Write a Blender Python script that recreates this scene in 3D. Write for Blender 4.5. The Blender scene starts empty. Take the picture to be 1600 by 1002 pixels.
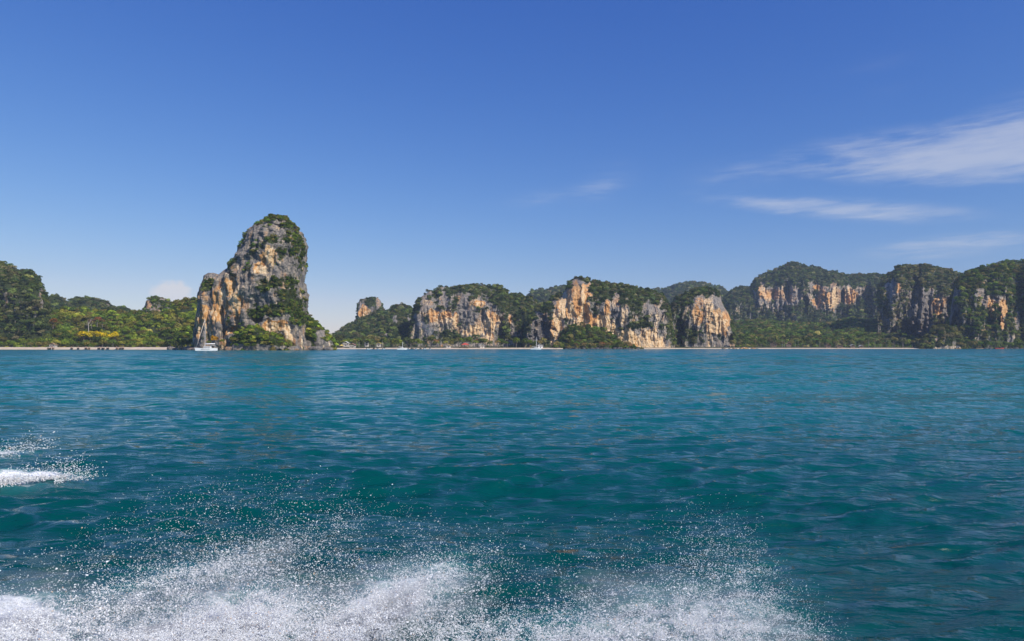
import bpy, bmesh, math, random
import numpy as np

# ------------------------------------------------------------------ camera, sky, sun, exposure
S = bpy.context.scene
COL = S.collection
F, CX, HY, CH = 1067.0, 800.0, 542.0, 2.4      # focal length and horizon of a 1600 px wide view, eye height

cam_d = bpy.data.cameras.new('camera')
cam = bpy.data.objects.new('camera', cam_d)
COL.objects.link(cam)
S.camera = cam
cam.location = (0, 0, CH)
cam.rotation_euler = (math.radians(90), 0, 0)
cam_d.sensor_width = 36.0
cam_d.lens = 36.0 * F / 1600.0
cam_d.shift_y = (HY - 501.0) / 1600.0
cam_d.dof.use_dof = True
cam_d.dof.focus_distance = 400.0
cam_d.dof.aperture_fstop = 4.5
cam_d.clip_start = 0.1
cam_d.clip_end = 60000

SUN_EL, SUN_AZ = math.radians(41), math.radians(133)   # azimuth clockwise from +Y (the view): behind and to the right
sun_dir = np.array([math.sin(SUN_AZ) * math.cos(SUN_EL), math.cos(SUN_AZ) * math.cos(SUN_EL), math.sin(SUN_EL)])
sl = bpy.data.lights.new('sun', 'SUN')
sl.energy = 5.0
sl.angle = math.radians(0.53)
sl.color = (1.0, 0.93, 0.82)
so = bpy.data.objects.new('sun', sl)
COL.objects.link(so)
from mathutils import Vector
so.rotation_euler = Vector(tuple(sun_dir)).to_track_quat('Z', 'Y').to_euler()
so.location = (300, -300, 400)

world = bpy.data.worlds.new('World')
S.world = world
world.use_nodes = True
S.view_settings.view_transform = 'Standard'
S.view_settings.look = 'None'
S.view_settings.gamma = 1.0
S.view_settings.exposure = 0.0
S.view_settings.use_curve_mapping = False
S.render.engine = 'CYCLES'
S.cycles.use_denoising = True
S.cycles.denoising_prefilter = 'ACCURATE'
S.cycles.max_bounces = 6
S.cycles.diffuse_bounces = 2
S.cycles.glossy_bounces = 3
S.cycles.transparent_max_bounces = 12
S.cycles.volume_bounces = 0
S.cycles.use_fast_gi = False
S.cycles.sample_clamp_indirect = 6.0
S.cycles.sample_clamp_direct = 8.0

class NT:
    """small helper to write node trees"""
    def __init__(s, tree):
        s.t = tree
        tree.nodes.clear()
    def n(s, typ, **kw):
        nd = s.t.nodes.new(typ)
        for k, v in kw.items():
            if k == 'ins':
                for kk, vv in v.items():
                    s.put(nd.inputs[kk], vv)
            else:
                setattr(nd, k, v)
        return nd
    def put(s, sock, v):
        if hasattr(v, 'is_output'):
            s.t.links.new(v, sock)
        else:
            sock.default_value = v
    def math(s, op, a, b=None, c=None, clamp=False):
        nd = s.t.nodes.new('ShaderNodeMath')
        nd.operation = op
        nd.use_clamp = clamp
        for i, v in enumerate((a, b, c)):
            if v is not None:
                s.put(nd.inputs[i], v)
        return nd.outputs[0]
    def mix(s, f, a, b, typ='MIX'):
        nd = s.t.nodes.new('ShaderNodeMix')
        nd.data_type = 'RGBA'
        nd.blend_type = typ
        s.put(nd.inputs[0], f)
        for i, v in ((6, a), (7, b)):
            if not hasattr(v, 'is_output') and len(v) == 3:
                v = (*v, 1)
            s.put(nd.inputs[i], v)
        return nd.outputs[2]
    def ramp(s, fac, stops, interp='LINEAR'):
        nd = s.t.nodes.new('ShaderNodeValToRGB')
        cr = nd.color_ramp
        cr.interpolation = interp
        while len(cr.elements) < len(stops):
            cr.elements.new(0.5)
        for e, (p, c) in zip(cr.elements, stops):
            e.position = p
            e.color = (c, c, c, 1) if not hasattr(c, '__len__') else (*c, 1)
        s.put(nd.inputs[0], fac)
        return nd.outputs[0]
    def noise(s, vec, scale, detail=4, rough=0.55, dist=0.0):
        nd = s.n('ShaderNodeTexNoise', ins={'Vector': vec, 'Scale': scale, 'Detail': detail, 'Roughness': rough, 'Distortion': dist})
        return nd.outputs[0]
    def mapv(s, vec, loc=(0, 0, 0), rot=(0, 0, 0), sc=(1, 1, 1)):
        nd = s.n('ShaderNodeMapping', ins={'Vector': vec, 'Location': loc, 'Rotation': rot, 'Scale': sc})
        return nd.outputs[0]
    def smooth(s, x, a, b):
        nd = s.n('ShaderNodeMapRange', interpolation_type='SMOOTHSTEP', ins={0: x, 1: a, 2: b, 3: 0.0, 4: 1.0})
        return nd.outputs[0]

def build_world():
    t = NT(world.node_tree)
    out = t.n('ShaderNodeOutputWorld')
    bg = t.n('ShaderNodeBackground', ins={'Strength': 0.088})
    sky = t.n('ShaderNodeTexSky', sky_type='NISHITA')
    sky.sun_disc = False
    sky.sun_elevation = SUN_EL
    sky.sun_rotation = SUN_AZ
    sky.altitude = 0
    sky.air_density = 1.15
    sky.dust_density = 0.15
    sky.ozone_density = 2.6
    tc = t.n('ShaderNodeTexCoord')
    d = tc.outputs['Generated']
    sep = t.n('ShaderNodeSeparateXYZ', ins={0: d})
    x, y, z = sep.outputs
    # azimuth and elevation on the dome, in degrees
    az = t.math('MULTIPLY', t.math('ARCTAN2', x, y), 57.2958)
    el = t.math('MULTIPLY', t.math('ARCSINE', z), 57.2958)
    v2 = t.n('ShaderNodeCombineXYZ', ins={0: az, 1: el, 2: 0.0}).outputs[0]
    # colour response of the sky: deeper blue overhead, clear blue down to the horizon
    cs = t.n('ShaderNodeSeparateColor', ins={0: sky.outputs[0]}).outputs
    k = 0.088
    def grade(c, a, g, op, m):
        v = t.math('MULTIPLY', t.math('POWER', t.math('MULTIPLY', c, k), g), a / k)
        return t.math(op, v, t.math('MULTIPLY', c, m))
    hsv = t.n('ShaderNodeCombineColor', ins={0: grade(cs[0], 1.26, 1.54, 'MINIMUM', 0.94), 1: grade(cs[1], 0.97, 1.16, 'MINIMUM', 0.96), 2: grade(cs[2], 1.04, 0.66, 'MAXIMUM', 1.0)}).outputs[0]
    # cirrus: long streaks drawn out along a shallow slant
    def streaks(rot, sx, sy, sc, off):
        m = t.mapv(v2, loc=(off, off * .37, 0), rot=(0, 0, math.radians(rot)), sc=(sx, sy, 1))
        return t.noise(m, sc, 7, 0.62, 0.35)
    s1 = streaks(6, 0.15, 0.85, 1.0, 3.0)
    s2 = streaks(9, 0.10, 0.75, 2.1, 11.0)
    big = t.noise(t.mapv(v2, sc=(0.06, 0.16, 1)), 1.0, 3, 0.5)
    def blob(a0, e0, ra, re, tilt):
        c, s_ = math.cos(math.radians(tilt)), math.sin(math.radians(tilt))
        da, de = t.math('SUBTRACT', az, a0), t.math('SUBTRACT', el, e0)
        u = t.math('DIVIDE', t.math('ADD', t.math('MULTIPLY', da, c), t.math('MULTIPLY', de, s_)), ra)
        w = t.math('DIVIDE', t.math('SUBTRACT', t.math('MULTIPLY', de, c), t.math('MULTIPLY', da, s_)), re)
        q = t.math('SQRT', t.math('ADD', t.math('MULTIPLY', u, u), t.math('MULTIPLY', w, w)))
        return t.math('SUBTRACT', 1.0, q, clamp=True)
    banks = [(32, 13.5, 12, 2.5, -5, 1.0), (38, 14.0, 7, 3.4, -2, .8), (34, 12.0, 13, 1.6, -7, .45), (27, 10.1, 10, 1.15, -8, .9), (20, 11.2, 8, .9, -9, .55),
             (33, 7.1, 8, 1.1, 2, 0.85), (8, 13.4, 4.5, 2.6, 18, 0.25), (3, 12.3, 7, 1.2, 6, 0.3), (28, 20, 5, 1.5, 6, 0.14), (29, 18.2, 4, 1.0, 6, 0.12), (48, 10.5, 9, 1.6, -4, 0.7),
             (19, 13.6, 7, 1.8, 2, 0.4), (56, 14, 14, 4, -5, 1.0), (-75, 16, 16, 4, -6, 0.8)]
    total = None
    for (a0, e0, ra, re, ti, am) in banks:
        b = t.math('MULTIPLY', blob(a0, e0, ra, re, ti), am)
        total = b if total is None else t.math('ADD', total, b)
    tex = t.math('ADD', t.math('MULTIPLY', s1, 0.65), t.math('MULTIPLY', s2, 0.35))
    fib = t.noise(t.mapv(v2, loc=(4, 9, 0), rot=(0, 0, math.radians(7)), sc=(0.35, 2.6, 1)), 1.0, 5, 0.6, 0.5)
    tex = t.math('ADD', tex, t.math('MULTIPLY', t.math('SUBTRACT', fib, 0.5), 0.35))
    dens = t.math('ADD', total, t.math('MULTIPLY', t.math('MULTIPLY', t.math('SUBTRACT', tex, 0.5), 2.6), t.smooth(total, 0.0, 0.45)))
    dens = t.math('MULTIPLY', t.smooth(dens, 0.0, 1.45), 0.50)
    # two small low cumulus heads
    cn = t.noise(t.mapv(v2, sc=(0.9, 1.1, 1)), 1.1, 5, 0.6)
    cu = None
    for (a0, e0, ra, re, am) in ((-26.45, 4.05, 1.75, 1.2, 1.0), (-16.8, 2.2, 1.0, 0.9, 0.55), (-25.6, 3.5, 1.3, .8, .8)):
        b = t.math('MULTIPLY', blob(a0, e0, ra, re, 0), am)
        cu = b if cu is None else t.math('MAXIMUM', cu, b)
    cud = t.math('MULTIPLY', t.smooth(t.math('ADD', cu, t.math('MULTIPLY', t.math('SUBTRACT', cn, 0.5), 1.0)), 0.05, 0.55), 0.95)
    dens = t.math('MAXIMUM', dens, t.math('MULTIPLY', cud, t.smooth(cu, 0.0, 0.15)))
    col = t.mix(dens, hsv, (8.3, 8.4, 8.9))
    t.put(bg.inputs['Color'], col)
    t.t.links.new(bg.outputs[0], out.inputs[0])
build_world()

# ------------------------------------------------------------------ helpers
rng = np.random.default_rng(11)
random.seed(5)
_perm = np.random.default_rng(3).permutation(256)
_perm = np.concatenate([_perm, _perm, _perm])
_grad = np.random.default_rng(4).normal(size=(256, 3))
_grad /= np.linalg.norm(_grad, axis=1)[:, None]

def perlin(p):
    p = np.asarray(p, float)
    i = np.floor(p).astype(int)
    f = p - i
    i &= 255
    w = f * f * f * (f * (f * 6 - 15) + 10)
    res = 0
    for dx in (0, 1):
        wx_ = w[..., 0] if dx else 1 - w[..., 0]
        for dy in (0, 1):
            wy_ = w[..., 1] if dy else 1 - w[..., 1]
            for dz in (0, 1):
                wz_ = w[..., 2] if dz else 1 - w[..., 2]
                h = _perm[_perm[_perm[(i[..., 0] + dx) & 255] + ((i[..., 1] + dy) & 255)] + ((i[..., 2] + dz) & 255)]
                g = _grad[h]
                dot = g[..., 0] * (f[..., 0] - dx) + g[..., 1] * (f[..., 1] - dy) + g[..., 2] * (f[..., 2] - dz)
                res = res + wx_ * wy_ * wz_ * dot
    return res * 1.6

def fbm(p, octv=4, gain=0.5, off=0.0):
    a, r, q = 1.0, 0, np.asarray(p, float) + off
    for k in range(octv):
        r = r + a * perlin(q)
        q = q * 2.03 + 17.3
        a *= gain
    return r

def ridge(p, octv=3, off=0.0):
    a, r, q = 1.0, 0, np.asarray(p, float) + off
    for k in range(octv):
        r = r + a * (1 - 2 * np.abs(perlin(q)))
        q = q * 2.1 + 9.1
        a *= 0.5
    return r

def sstep(a, b, x):
    t = np.clip((x - a) / (b - a), 0, 1)
    return t * t * (3 - 2 * t)

def wx(px, Y): return (px - CX) / F * Y
def wz(py, Y): return CH + (HY - py) / F * Y

def mesh_obj(name, verts, faces, mats, parent=None, smooth=True, attrs=None):
    me = bpy.data.meshes.new(name)
    verts = np.asarray(verts, np.float32)
    faces = np.asarray(faces, np.int32) if not isinstance(faces, list) else faces
    if isinstance(faces, list):
        me.from_pydata([tuple(v) for v in verts], [], faces)
    else:
        n, k = faces.shape
        me.vertices.add(len(verts))
        me.vertices.foreach_set('co', verts.ravel())
        me.loops.add(n * k)
        me.loops.foreach_set('vertex_index', faces.ravel())
        me.polygons.add(n)
        me.polygons.foreach_set('loop_start', np.arange(0, n * k, k, dtype=np.int32))
        me.polygons.foreach_set('loop_total', np.full(n, k, np.int32))
    me.update(calc_edges=True)
    me.polygons.foreach_set('use_smooth', np.full(len(me.polygons), smooth))
    for k, v in (attrs or {}).items():
        a = me.attributes.new(k, 'FLOAT', 'POINT')
        a.data.foreach_set('value', np.asarray(v, np.float32).ravel())
    for m in (mats if isinstance(mats, (list, tuple)) else [mats]):
        me.materials.append(m)
    o = bpy.data.objects.new(name, me)
    COL.objects.link(o)
    if parent is not None:
        o.parent = parent
    return o

def grid_faces(nr, nc, wrap=False):
    r, c = np.meshgrid(np.arange(nr - 1), np.arange(nc if wrap else nc - 1), indexing='ij')
    c2 = (c + 1) % nc
    return np.stack([r * nc + c, r * nc + c2, (r + 1) * nc + c2, (r + 1) * nc + c], -1).reshape(-1, 4)

def empty(name, loc=(0, 0, 0), rz=0.0):
    o = bpy.data.objects.new(name, None)
    COL.objects.link(o)
    o.location = loc
    o.rotation_euler = (0, 0, rz)
    o.empty_display_size = 0.5
    return o

def tag(o, label=None, cat=None, group=None, kind=None):
    if label: o['label'] = label
    if cat: o['category'] = cat
    if group: o['group'] = group
    if kind: o['kind'] = kind
    return o

def mat(name):
    m = bpy.data.materials.new(name)
    m.use_nodes = True
    return m, NT(m.node_tree)

def plain(name, color, rough=0.6, var=0.18, scale=1.5):
    m, t = mat(name)
    out = t.n('ShaderNodeOutputMaterial')
    geo = t.n('ShaderNodeNewGeometry')
    nz = t.noise(geo.outputs['Position'], scale, 4, 0.6)
    c = t.mix(t.ramp(nz, [(0.3, 0), (0.7, 1)]), tuple(v * (1 - var) for v in color), tuple(min(1, v * (1 + var)) for v in color))
    b = t.n('ShaderNodeBsdfPrincipled', ins={'Base Color': c, 'Roughness': rough})
    t.t.links.new(b.outputs[0], out.inputs[0])
    return m

# ------------------------------------------------------------------ materials
def rock_material():
    m, t = mat('limestone')
    out = t.n('ShaderNodeOutputMaterial')
    pos = t.n('ShaderNodeNewGeometry').outputs['Position']
    at = {k: t.n('ShaderNodeAttribute', attribute_name=k).outputs['Fac'] for k in ('veg', 'stain', 'cream', 'dark_and_shade')}
    st = t.noise(t.mapv(pos, sc=(0.33, 0.33, 0.045)), 1.0, 6, 0.62, 0.4)      # water streaks
    st2 = t.noise(t.mapv(pos, sc=(0.9, 0.9, 0.10)), 1.0, 4, 0.6, 0.2)
    blot = t.noise(pos, 0.09, 6, 0.62, 0.5)
    fine = t.noise(pos, 0.7, 6, 0.68)
    tone = t.math('ADD', t.math('MULTIPLY', st, 0.55), t.math('MULTIPLY', fine, 0.45))
    grey = t.ramp(tone, [(0.32, (0.045, 0.043, 0.046)), (0.44, (0.14, 0.13, 0.125)), (0.52, (0.255, 0.225, 0.195)), (0.66, (0.46, 0.39, 0.32))])
    warm = t.ramp(t.math('ADD', t.math('MULTIPLY', st2, 0.6), t.math('MULTIPLY', blot, 0.4)),
                  [(0.34, (0.16, 0.085, 0.05)), (0.42, (0.42, 0.185, 0.065)), (0.50, (0.61, 0.325, 0.115)), (0.64, (0.67, 0.46, 0.26))])
    pale = t.ramp(st2, [(0.34, (0.42, 0.235, 0.11)), (0.46, (0.67, 0.44, 0.215)), (0.64, (0.77, 0.615, 0.42))])
    ws = t.smooth(t.math('ADD', at['stain'], t.math('MULTIPLY', t.math('SUBTRACT', st, 0.5), 1.3)), 0.26, 0.70)
    ps = t.smooth(t.math('ADD', at['cream'], t.math('MULTIPLY', t.math('SUBTRACT', st2, 0.5), 1.5)), 0.35, 0.65)
    c = t.mix(ws, grey, warm)
    c = t.mix(ps, c, pale)
    blk = t.math('MULTIPLY', t.smooth(t.math('ADD', st, t.math('MULTIPLY', fine, 0.25)), 0.69, 0.78), t.math('SUBTRACT', 1.0, t.math('MULTIPLY', ps, 0.6)))
    c = t.mix(t.math('MULTIPLY', blk, 0.5), c, (0.05, 0.045, 0.05))
    c = t.mix(t.math('MULTIPLY', at['dark_and_shade'], t.smooth(st, 0.3, 0.6)), c, (0.065, 0.062, 0.07))  # dark stone tone, also shade painted on shadowed faces and recesses
    vg = t.ramp(fine, [(0.35, (0.016, 0.024, 0.008)), (0.65, (0.06, 0.075, 0.022))])
    vs = t.smooth(t.math('ADD', at['veg'], t.math('MULTIPLY', t.math('SUBTRACT', fine, 0.5), 1.2)), 0.42, 0.72)
    c = t.mix(vs, c, vg)
    bump = t.n('ShaderNodeBump', ins={'Strength': 0.9, 'Distance': 1.6, 'Height': t.math('ADD', t.math('MULTIPLY', st, 0.8), fine)})
    b = t.n('ShaderNodeBsdfPrincipled', ins={'Base Color': c, 'Roughness': 0.9, 'Specular IOR Level': 0.2, 'Normal': bump.outputs[0]})
    t.t.links.new(b.outputs[0], out.inputs[0])
    return m
ROCK = rock_material()

def leaf_material():
    m, t = mat('foliage')
    out = t.n('ShaderNodeOutputMaterial')
    tint = t.n('ShaderNodeAttribute', attribute_name='tint', attribute_type='INSTANCER').outputs['Color']
    sh = t.n('ShaderNodeAttribute', attribute_name='leaf').outputs['Fac']
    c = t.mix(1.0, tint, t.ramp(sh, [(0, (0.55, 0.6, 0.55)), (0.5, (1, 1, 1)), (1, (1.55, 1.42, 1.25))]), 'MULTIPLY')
    d = t.n('ShaderNodeBsdfDiffuse', ins={'Color': c})
    tr = t.n('ShaderNodeBsdfTranslucent', ins={'Color': t.mix(1.0, c, (1.2, 1.25, 0.5), 'MULTIPLY')})
    mx = t.n('ShaderNodeMixShader', ins={0: 0.22})
    t.t.links.new(d.outputs[0], mx.inputs[1])
    t.t.links.new(tr.outputs[0], mx.inputs[2])
    t.t.links.new(mx.outputs[0], out.inputs[0])
    return m
LEAF = leaf_material()
BARK = plain('bark', (0.17, 0.14, 0.115), 0.9)
PALEBARK = plain('pale_bark', (0.42, 0.38, 0.34), 0.9)

def soil_material():
    m, t = mat('forest_floor')
    out = t.n('ShaderNodeOutputMaterial')
    pos = t.n('ShaderNodeNewGeometry').outputs['Position']
    n = t.noise(pos, 0.25, 5, 0.65)
    c = t.ramp(n, [(0.35, (0.018, 0.028, 0.008)), (0.55, (0.04, 0.055, 0.016)), (0.7, (0.075, 0.07, 0.028))])
    b = t.n('ShaderNodeBsdfPrincipled', ins={'Base Color': c, 'Roughness': 0.95, 'Specular IOR Level': 0.1})
    t.t.links.new(b.outputs[0], out.inputs[0])
    return m
SOIL = soil_material()

def sand_material():
    m, t = mat('sand')
    out = t.n('ShaderNodeOutputMaterial')
    pos = t.n('ShaderNodeNewGeometry').outputs['Position']
    n = t.noise(pos, 0.2, 5, 0.6)
    c = t.ramp(n, [(0.35, (0.50, 0.38, 0.25)), (0.6, (0.66, 0.55, 0.41))])
    z = t.n('ShaderNodeSeparateXYZ', ins={0: pos}).outputs[2]
    c = t.mix(t.smooth(z, 0.35, 0.1), c, (0.36, 0.27, 0.18))         # wet strip at the water
    b = t.n('ShaderNodeBsdfPrincipled', ins={'Base Color': c, 'Roughness': 0.9})
    t.t.links.new(b.outputs[0], out.inputs[0])
    return m
SAND = sand_material()

def water_material():
    m, t = mat('sea_water')
    out = t.n('ShaderNodeOutputMaterial')
    pos = t.n('ShaderNodeNewGeometry').outputs['Position']
    cd = t.n('ShaderNodeVectorMath', operation='LENGTH', ins={0: pos}).outputs['Value']
    far = t.smooth(cd, 12.0, 120.0)
    p1 = t.mapv(pos, sc=(0.34, 1.0, 1.0), rot=(0, 0, 0.10))
    p2 = t.mapv(pos, sc=(0.42, 1.0, 1.0), rot=(0, 0, -0.22))
    nf = t.noise(p1, 3.2, 6, 0.50, 0.25)                    # chop, every octave as steep as the next
    rg = t.n('ShaderNodeTexNoise', noise_type='RIDGED_MULTIFRACTAL', ins={'Vector': p2, 'Scale': 0.9, 'Detail': 5.0, 'Roughness': 0.55, 'Lacunarity': 2.1, 'Offset': 0.9, 'Gain': 1.4}).outputs[0]
    n3 = t.noise(p1, 0.30, 5, 0.6, 0.3)
    h = t.math('ADD', t.math('MULTIPLY', nf, t.math('ADD', 0.17, t.math('MULTIPLY', far, 0.14))), t.math('MULTIPLY', rg, 0.030))
    h = t.math('ADD', h, t.math('MULTIPLY', n3, t.math('MULTIPLY', far, 1.0)))
    bump = t.n('ShaderNodeBump', ins={'Strength': 1.0, 'Distance': 1.0, 'Height': h})
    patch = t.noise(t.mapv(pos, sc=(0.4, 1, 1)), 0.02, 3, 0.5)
    near_teal = t.mix(t.ramp(patch, [(0.35, 0), (0.65, 1)]), (0.0002, 0.046, 0.046), (0.0003, 0.057, 0.054))
    far_sky_teal = t.mix(t.ramp(patch, [(0.35, 0), (0.65, 1)]), (0.0004, 0.112, 0.118), (0.0006, 0.132, 0.130))
    c = t.mix(t.smooth(t.n('ShaderNodeSeparateXYZ', ins={0: pos}).outputs[1], 4.0, 36.0), near_teal, far_sky_teal)   # brighter with distance: sky reflection painted into the base colour
    c = t.mix(t.smooth(t.n('ShaderNodeSeparateXYZ', ins={0: pos}).outputs[1], 60.0, 320.0), c, (0.001, 0.140, 0.185))  # sky's azure painted into far water, with the cyan of shore shallows
    fo = t.n('ShaderNodeAttribute', attribute_name='foam').outputs['Fac']
    lace = t.noise(t.mapv(pos, sc=(0.75, 1.0, 1.0)), 5.0, 7, 0.68, 0.6)
    fm = t.smooth(t.math('ADD', fo, t.math('MULTIPLY', t.math('SUBTRACT', lace, 0.5), 1.6)), 0.42, 0.95)
    aer = t.math('MULTIPLY', t.smooth(fo, 0.0, 0.6), 0.55)
    c = t.mix(aer, c, (0.05, 0.22, 0.24))                      # water full of air bubbles
    c = t.mix(fm, c, (0.86, 0.88, 0.89))
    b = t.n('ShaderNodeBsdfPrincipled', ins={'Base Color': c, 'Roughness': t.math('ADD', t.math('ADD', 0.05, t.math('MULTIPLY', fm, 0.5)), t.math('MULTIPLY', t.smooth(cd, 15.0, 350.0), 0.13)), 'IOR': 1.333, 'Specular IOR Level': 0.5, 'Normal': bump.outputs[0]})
    t.t.links.new(b.outputs[0], out.inputs[0])
    return m
WATER = water_material()

# ------------------------------------------------------------------ the sea
# where the boat throws up water: place, spread, slant and strength of each burst
SPRAY_CORE = [(600, 955, 85, 22, 28, 1.5), (520, 990, 70, 20, 20, 1.2), (360, 985, 75, 26, 8, 2.6), (270, 1000, 90, 18, 5, 1.4), (25, 985, 55, 26, 5, 2.4), (130, 1000, 60, 14, 15, .8), (420, 955, 25, 25, 0, .7),
            (1110, 985, 110, 28, -12, 1.05), (1180, 940, 70, 50, -35, .55), (960, 995, 120, 22, 0, 1.0), (800, 1000, 120, 22, 0, .5), (210, 925, 150, 16, 18, .6), (330, 900, 90, 14, 20, .5), (640, 915, 80, 20, 12, .6), (700, 985, 60, 25, 20, .4)]
def build_sea():
    rs = [2.2]
    while rs[-1] < 22000:
        r = rs[-1]
        if r < 40: dr = max(0.02, 0.0062 * r)
        elif r < 250: dr = 0.0042 * r
        elif r < 700: dr = 0.011 * r
        else: dr = 0.12 * r
        rs.append(r + dr)
    rs = np.array(rs)
    th = np.concatenate([np.linspace(-math.pi, -0.90, 40, endpoint=False), np.linspace(-0.90, 0.90, 600, endpoint=False),
                         np.linspace(0.90, math.pi, 40, endpoint=False)])
    R, T = np.meshgrid(rs, th, indexing='ij')
    DR = np.gradient(rs)[:, None] * np.ones_like(T)
    X, Y = R * np.sin(T), R * np.cos(T)
    Z = np.zeros_like(X); DX = np.zeros_like(X); DY = np.zeros_like(X)
    g = np.random.default_rng(21)
    N = 170
    lam = np.exp(np.linspace(math.log(0.16), math.log(14.0), N)) * g.uniform(0.95, 1.05, N)
    nr = int(np.searchsorted(rs, 900))
    Xs, Ys, DRs = X[:nr], Y[:nr], DR[:nr]
    env = 0.75 + 0.5 * np.clip(fbm(np.stack([Xs / 9, Ys / 6, Xs * 0 + 3.3], -1), 2), -1, 1)
    for k in range(N):
        l = lam[k]
        spread = 0.42 if l < 1.0 else 0.36
        a = math.radians(-90 + 8) + g.normal() * spread         # they run towards the viewer
        kk = 2 * math.pi / l
        slope = 0.048 * math.exp(-(math.log(l / 0.55) / 0.75) ** 2) + (0.016 if l < 0.9 else 0.009)
        amp = slope / kk
        att = sstep(2.2, 4.5, l / DRs)
        if att.max() <= 0: continue
        last = int(np.nonzero(att.max(axis=1) > 0)[0].max()) + 1
        ph = kk * (Xs[:last] * math.cos(a) + Ys[:last] * math.sin(a)) + g.uniform(0, 6.283)
        e = env[:last] if l < 5 else 1.0
        if l > 0.9: e = e * (1.0 + 1.3 * sstep(25, 90, Ys[:last]))      # longer fetch out in the bay
        A = amp * att[:last] * e
        Z[:last] += A * np.cos(ph)
        q = 0.7 * A
        DX[:last] -= q * math.cos(a) * np.sin(ph)
        DY[:last] -= q * math.sin(a) * np.sin(ph)
    # churned water beside the boat and two breaking crests of its wake on the left
    m = (R < 30) & (np.abs(T) < 1.2) & (Y > 1)
    Ys_, Xs_ = np.where(m, Y, 10.0), np.where(m, X, 0.0)
    ppx, ppy = Xs_ / Ys_ * F + 800, HY + CH / Ys_ * F
    fo = np.zeros_like(X)
    for (x0, y0, sx, sy, a, w) in SPRAY_CORE:
        ca, sa = math.cos(math.radians(a)), math.sin(math.radians(a))
        u = ((ppx - x0) * ca - (ppy - y0) * sa) / (sx * 1.25); v = ((ppx - x0) * sa + (ppy - y0) * ca) / (sy * 1.5)
        fo = np.maximum(fo, min(1.0, 0.55 * w) * np.exp(-0.5 * (u * u + v * v)))
    fo = np.maximum(fo, 0.75 * sstep(985, 1060, ppy) * sstep(1350, 1100, ppx))
    for (xe, yc, tilt, hh) in ((-9.85, 14.35, 0.10, 0.16), (-8.15, 12.35, 0.12, 0.12), (-7.6, 12.5, .1, .05)):
        cy = yc + (Xs_ - xe) * tilt
        along = sstep(0.35, -1.6, Xs_ - xe)
        dd = (Ys_ - cy)
        crest = np.exp(-(dd / np.where(dd < 0, 0.22, 0.55)) ** 2) * along
        Z = Z + hh * crest * m
        DY = DY - 0.8 * hh * crest * m
        fo = np.maximum(fo, 0.88 * np.exp(-((dd + 0.05) / np.where(dd < 0, 0.30, 0.20)) ** 2) * sstep(0.5, -1.0, Xs_ - xe))
        fo = np.maximum(fo, 0.50 * np.exp(-((dd + 0.5) / 0.55) ** 2) * sstep(0.9, -1.2, Xs_ - xe))
    fo = fo * m
    Z = Z + 0.10 * fo * fbm(np.stack([X * 2.2, Y * 2.2, 0 * X], -1), 3) * m
    V = np.stack([X + DX, Y + DY, Z], -1).reshape(-1, 3)
    fc = grid_faces(len(rs), len(th), wrap=True)
    # close the hole under the boat
    V = np.vstack([V, [[0, 0, 0]]])
    n = len(th)
    ctr = len(V) - 1
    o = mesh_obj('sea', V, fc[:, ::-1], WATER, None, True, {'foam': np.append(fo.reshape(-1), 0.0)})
    tag(o, 'teal blue rippled sea', kind='structure')
    return rs, th, Z
SEA = build_sea()

# ------------------------------------------------------------------ foliage pieces
crown_col = bpy.data.collections.new('crown_library')
def crown_mesh(name, seed, lobes, squash, nleaf, size, open_=0.0):
    g = np.random.default_rng(seed)
    cs = []
    for k in range(lobes):
        if k == 0: c, r = np.array([0, 0, 0.0]), 0.62
        else:
            a = g.uniform(0, 6.283); rr = g.uniform(0.35, 0.62)
            c = np.array([rr * math.cos(a), rr * math.sin(a), g.uniform(-0.25, 0.4)]); r = g.uniform(0.28, 0.46)
        cs.append((c, r))
    w = np.array([r * r for _, r in cs]); w /= w.sum()
    V, FC, LV = [], [], []
    for i in range(nleaf):
        c, r = cs[g.choice(lobes, p=w)]
        d = g.normal(size=3); d /= np.linalg.norm(d)
        if d[2] < -0.35: d[2] = -d[2]
        p = c + d * r * g.uniform(0.82 - open_, 1.12)
        if any(np.linalg.norm(p - c2) < r2 * 0.72 for c2, r2 in cs): continue
        nrm = d + g.normal(size=3) * 0.55 + np.array([0, 0, 0.35]); nrm /= np.linalg.norm(nrm)
        t1 = np.cross(nrm, g.normal(size=3)); t1 /= np.linalg.norm(t1)
        t2 = np.cross(nrm, t1)
        s = size * g.uniform(0.6, 1.35)
        b = len(V)
        V += [p + t1 * s, p + t2 * s * 0.62, p - t1 * s * 0.9 - nrm * s * 0.2, p - t2 * s * 0.62]
        FC.append((b, b + 1, b + 2, b + 3))
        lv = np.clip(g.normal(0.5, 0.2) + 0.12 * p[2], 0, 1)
        LV += [lv] * 4
    V = np.array(V); V[:, 2] *= squash
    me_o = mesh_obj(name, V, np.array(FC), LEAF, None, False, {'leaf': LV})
    COL.objects.unlink(me_o)
    return me_o
CROWNS = []
for i in range(7):
    CROWNS.append(crown_mesh('crown_shape', 100 + i, 6 + i % 4, [0.8, 0.95, 0.7, 1.05, 0.85, 0.75, 1.2][i], 420, 0.135))
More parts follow.
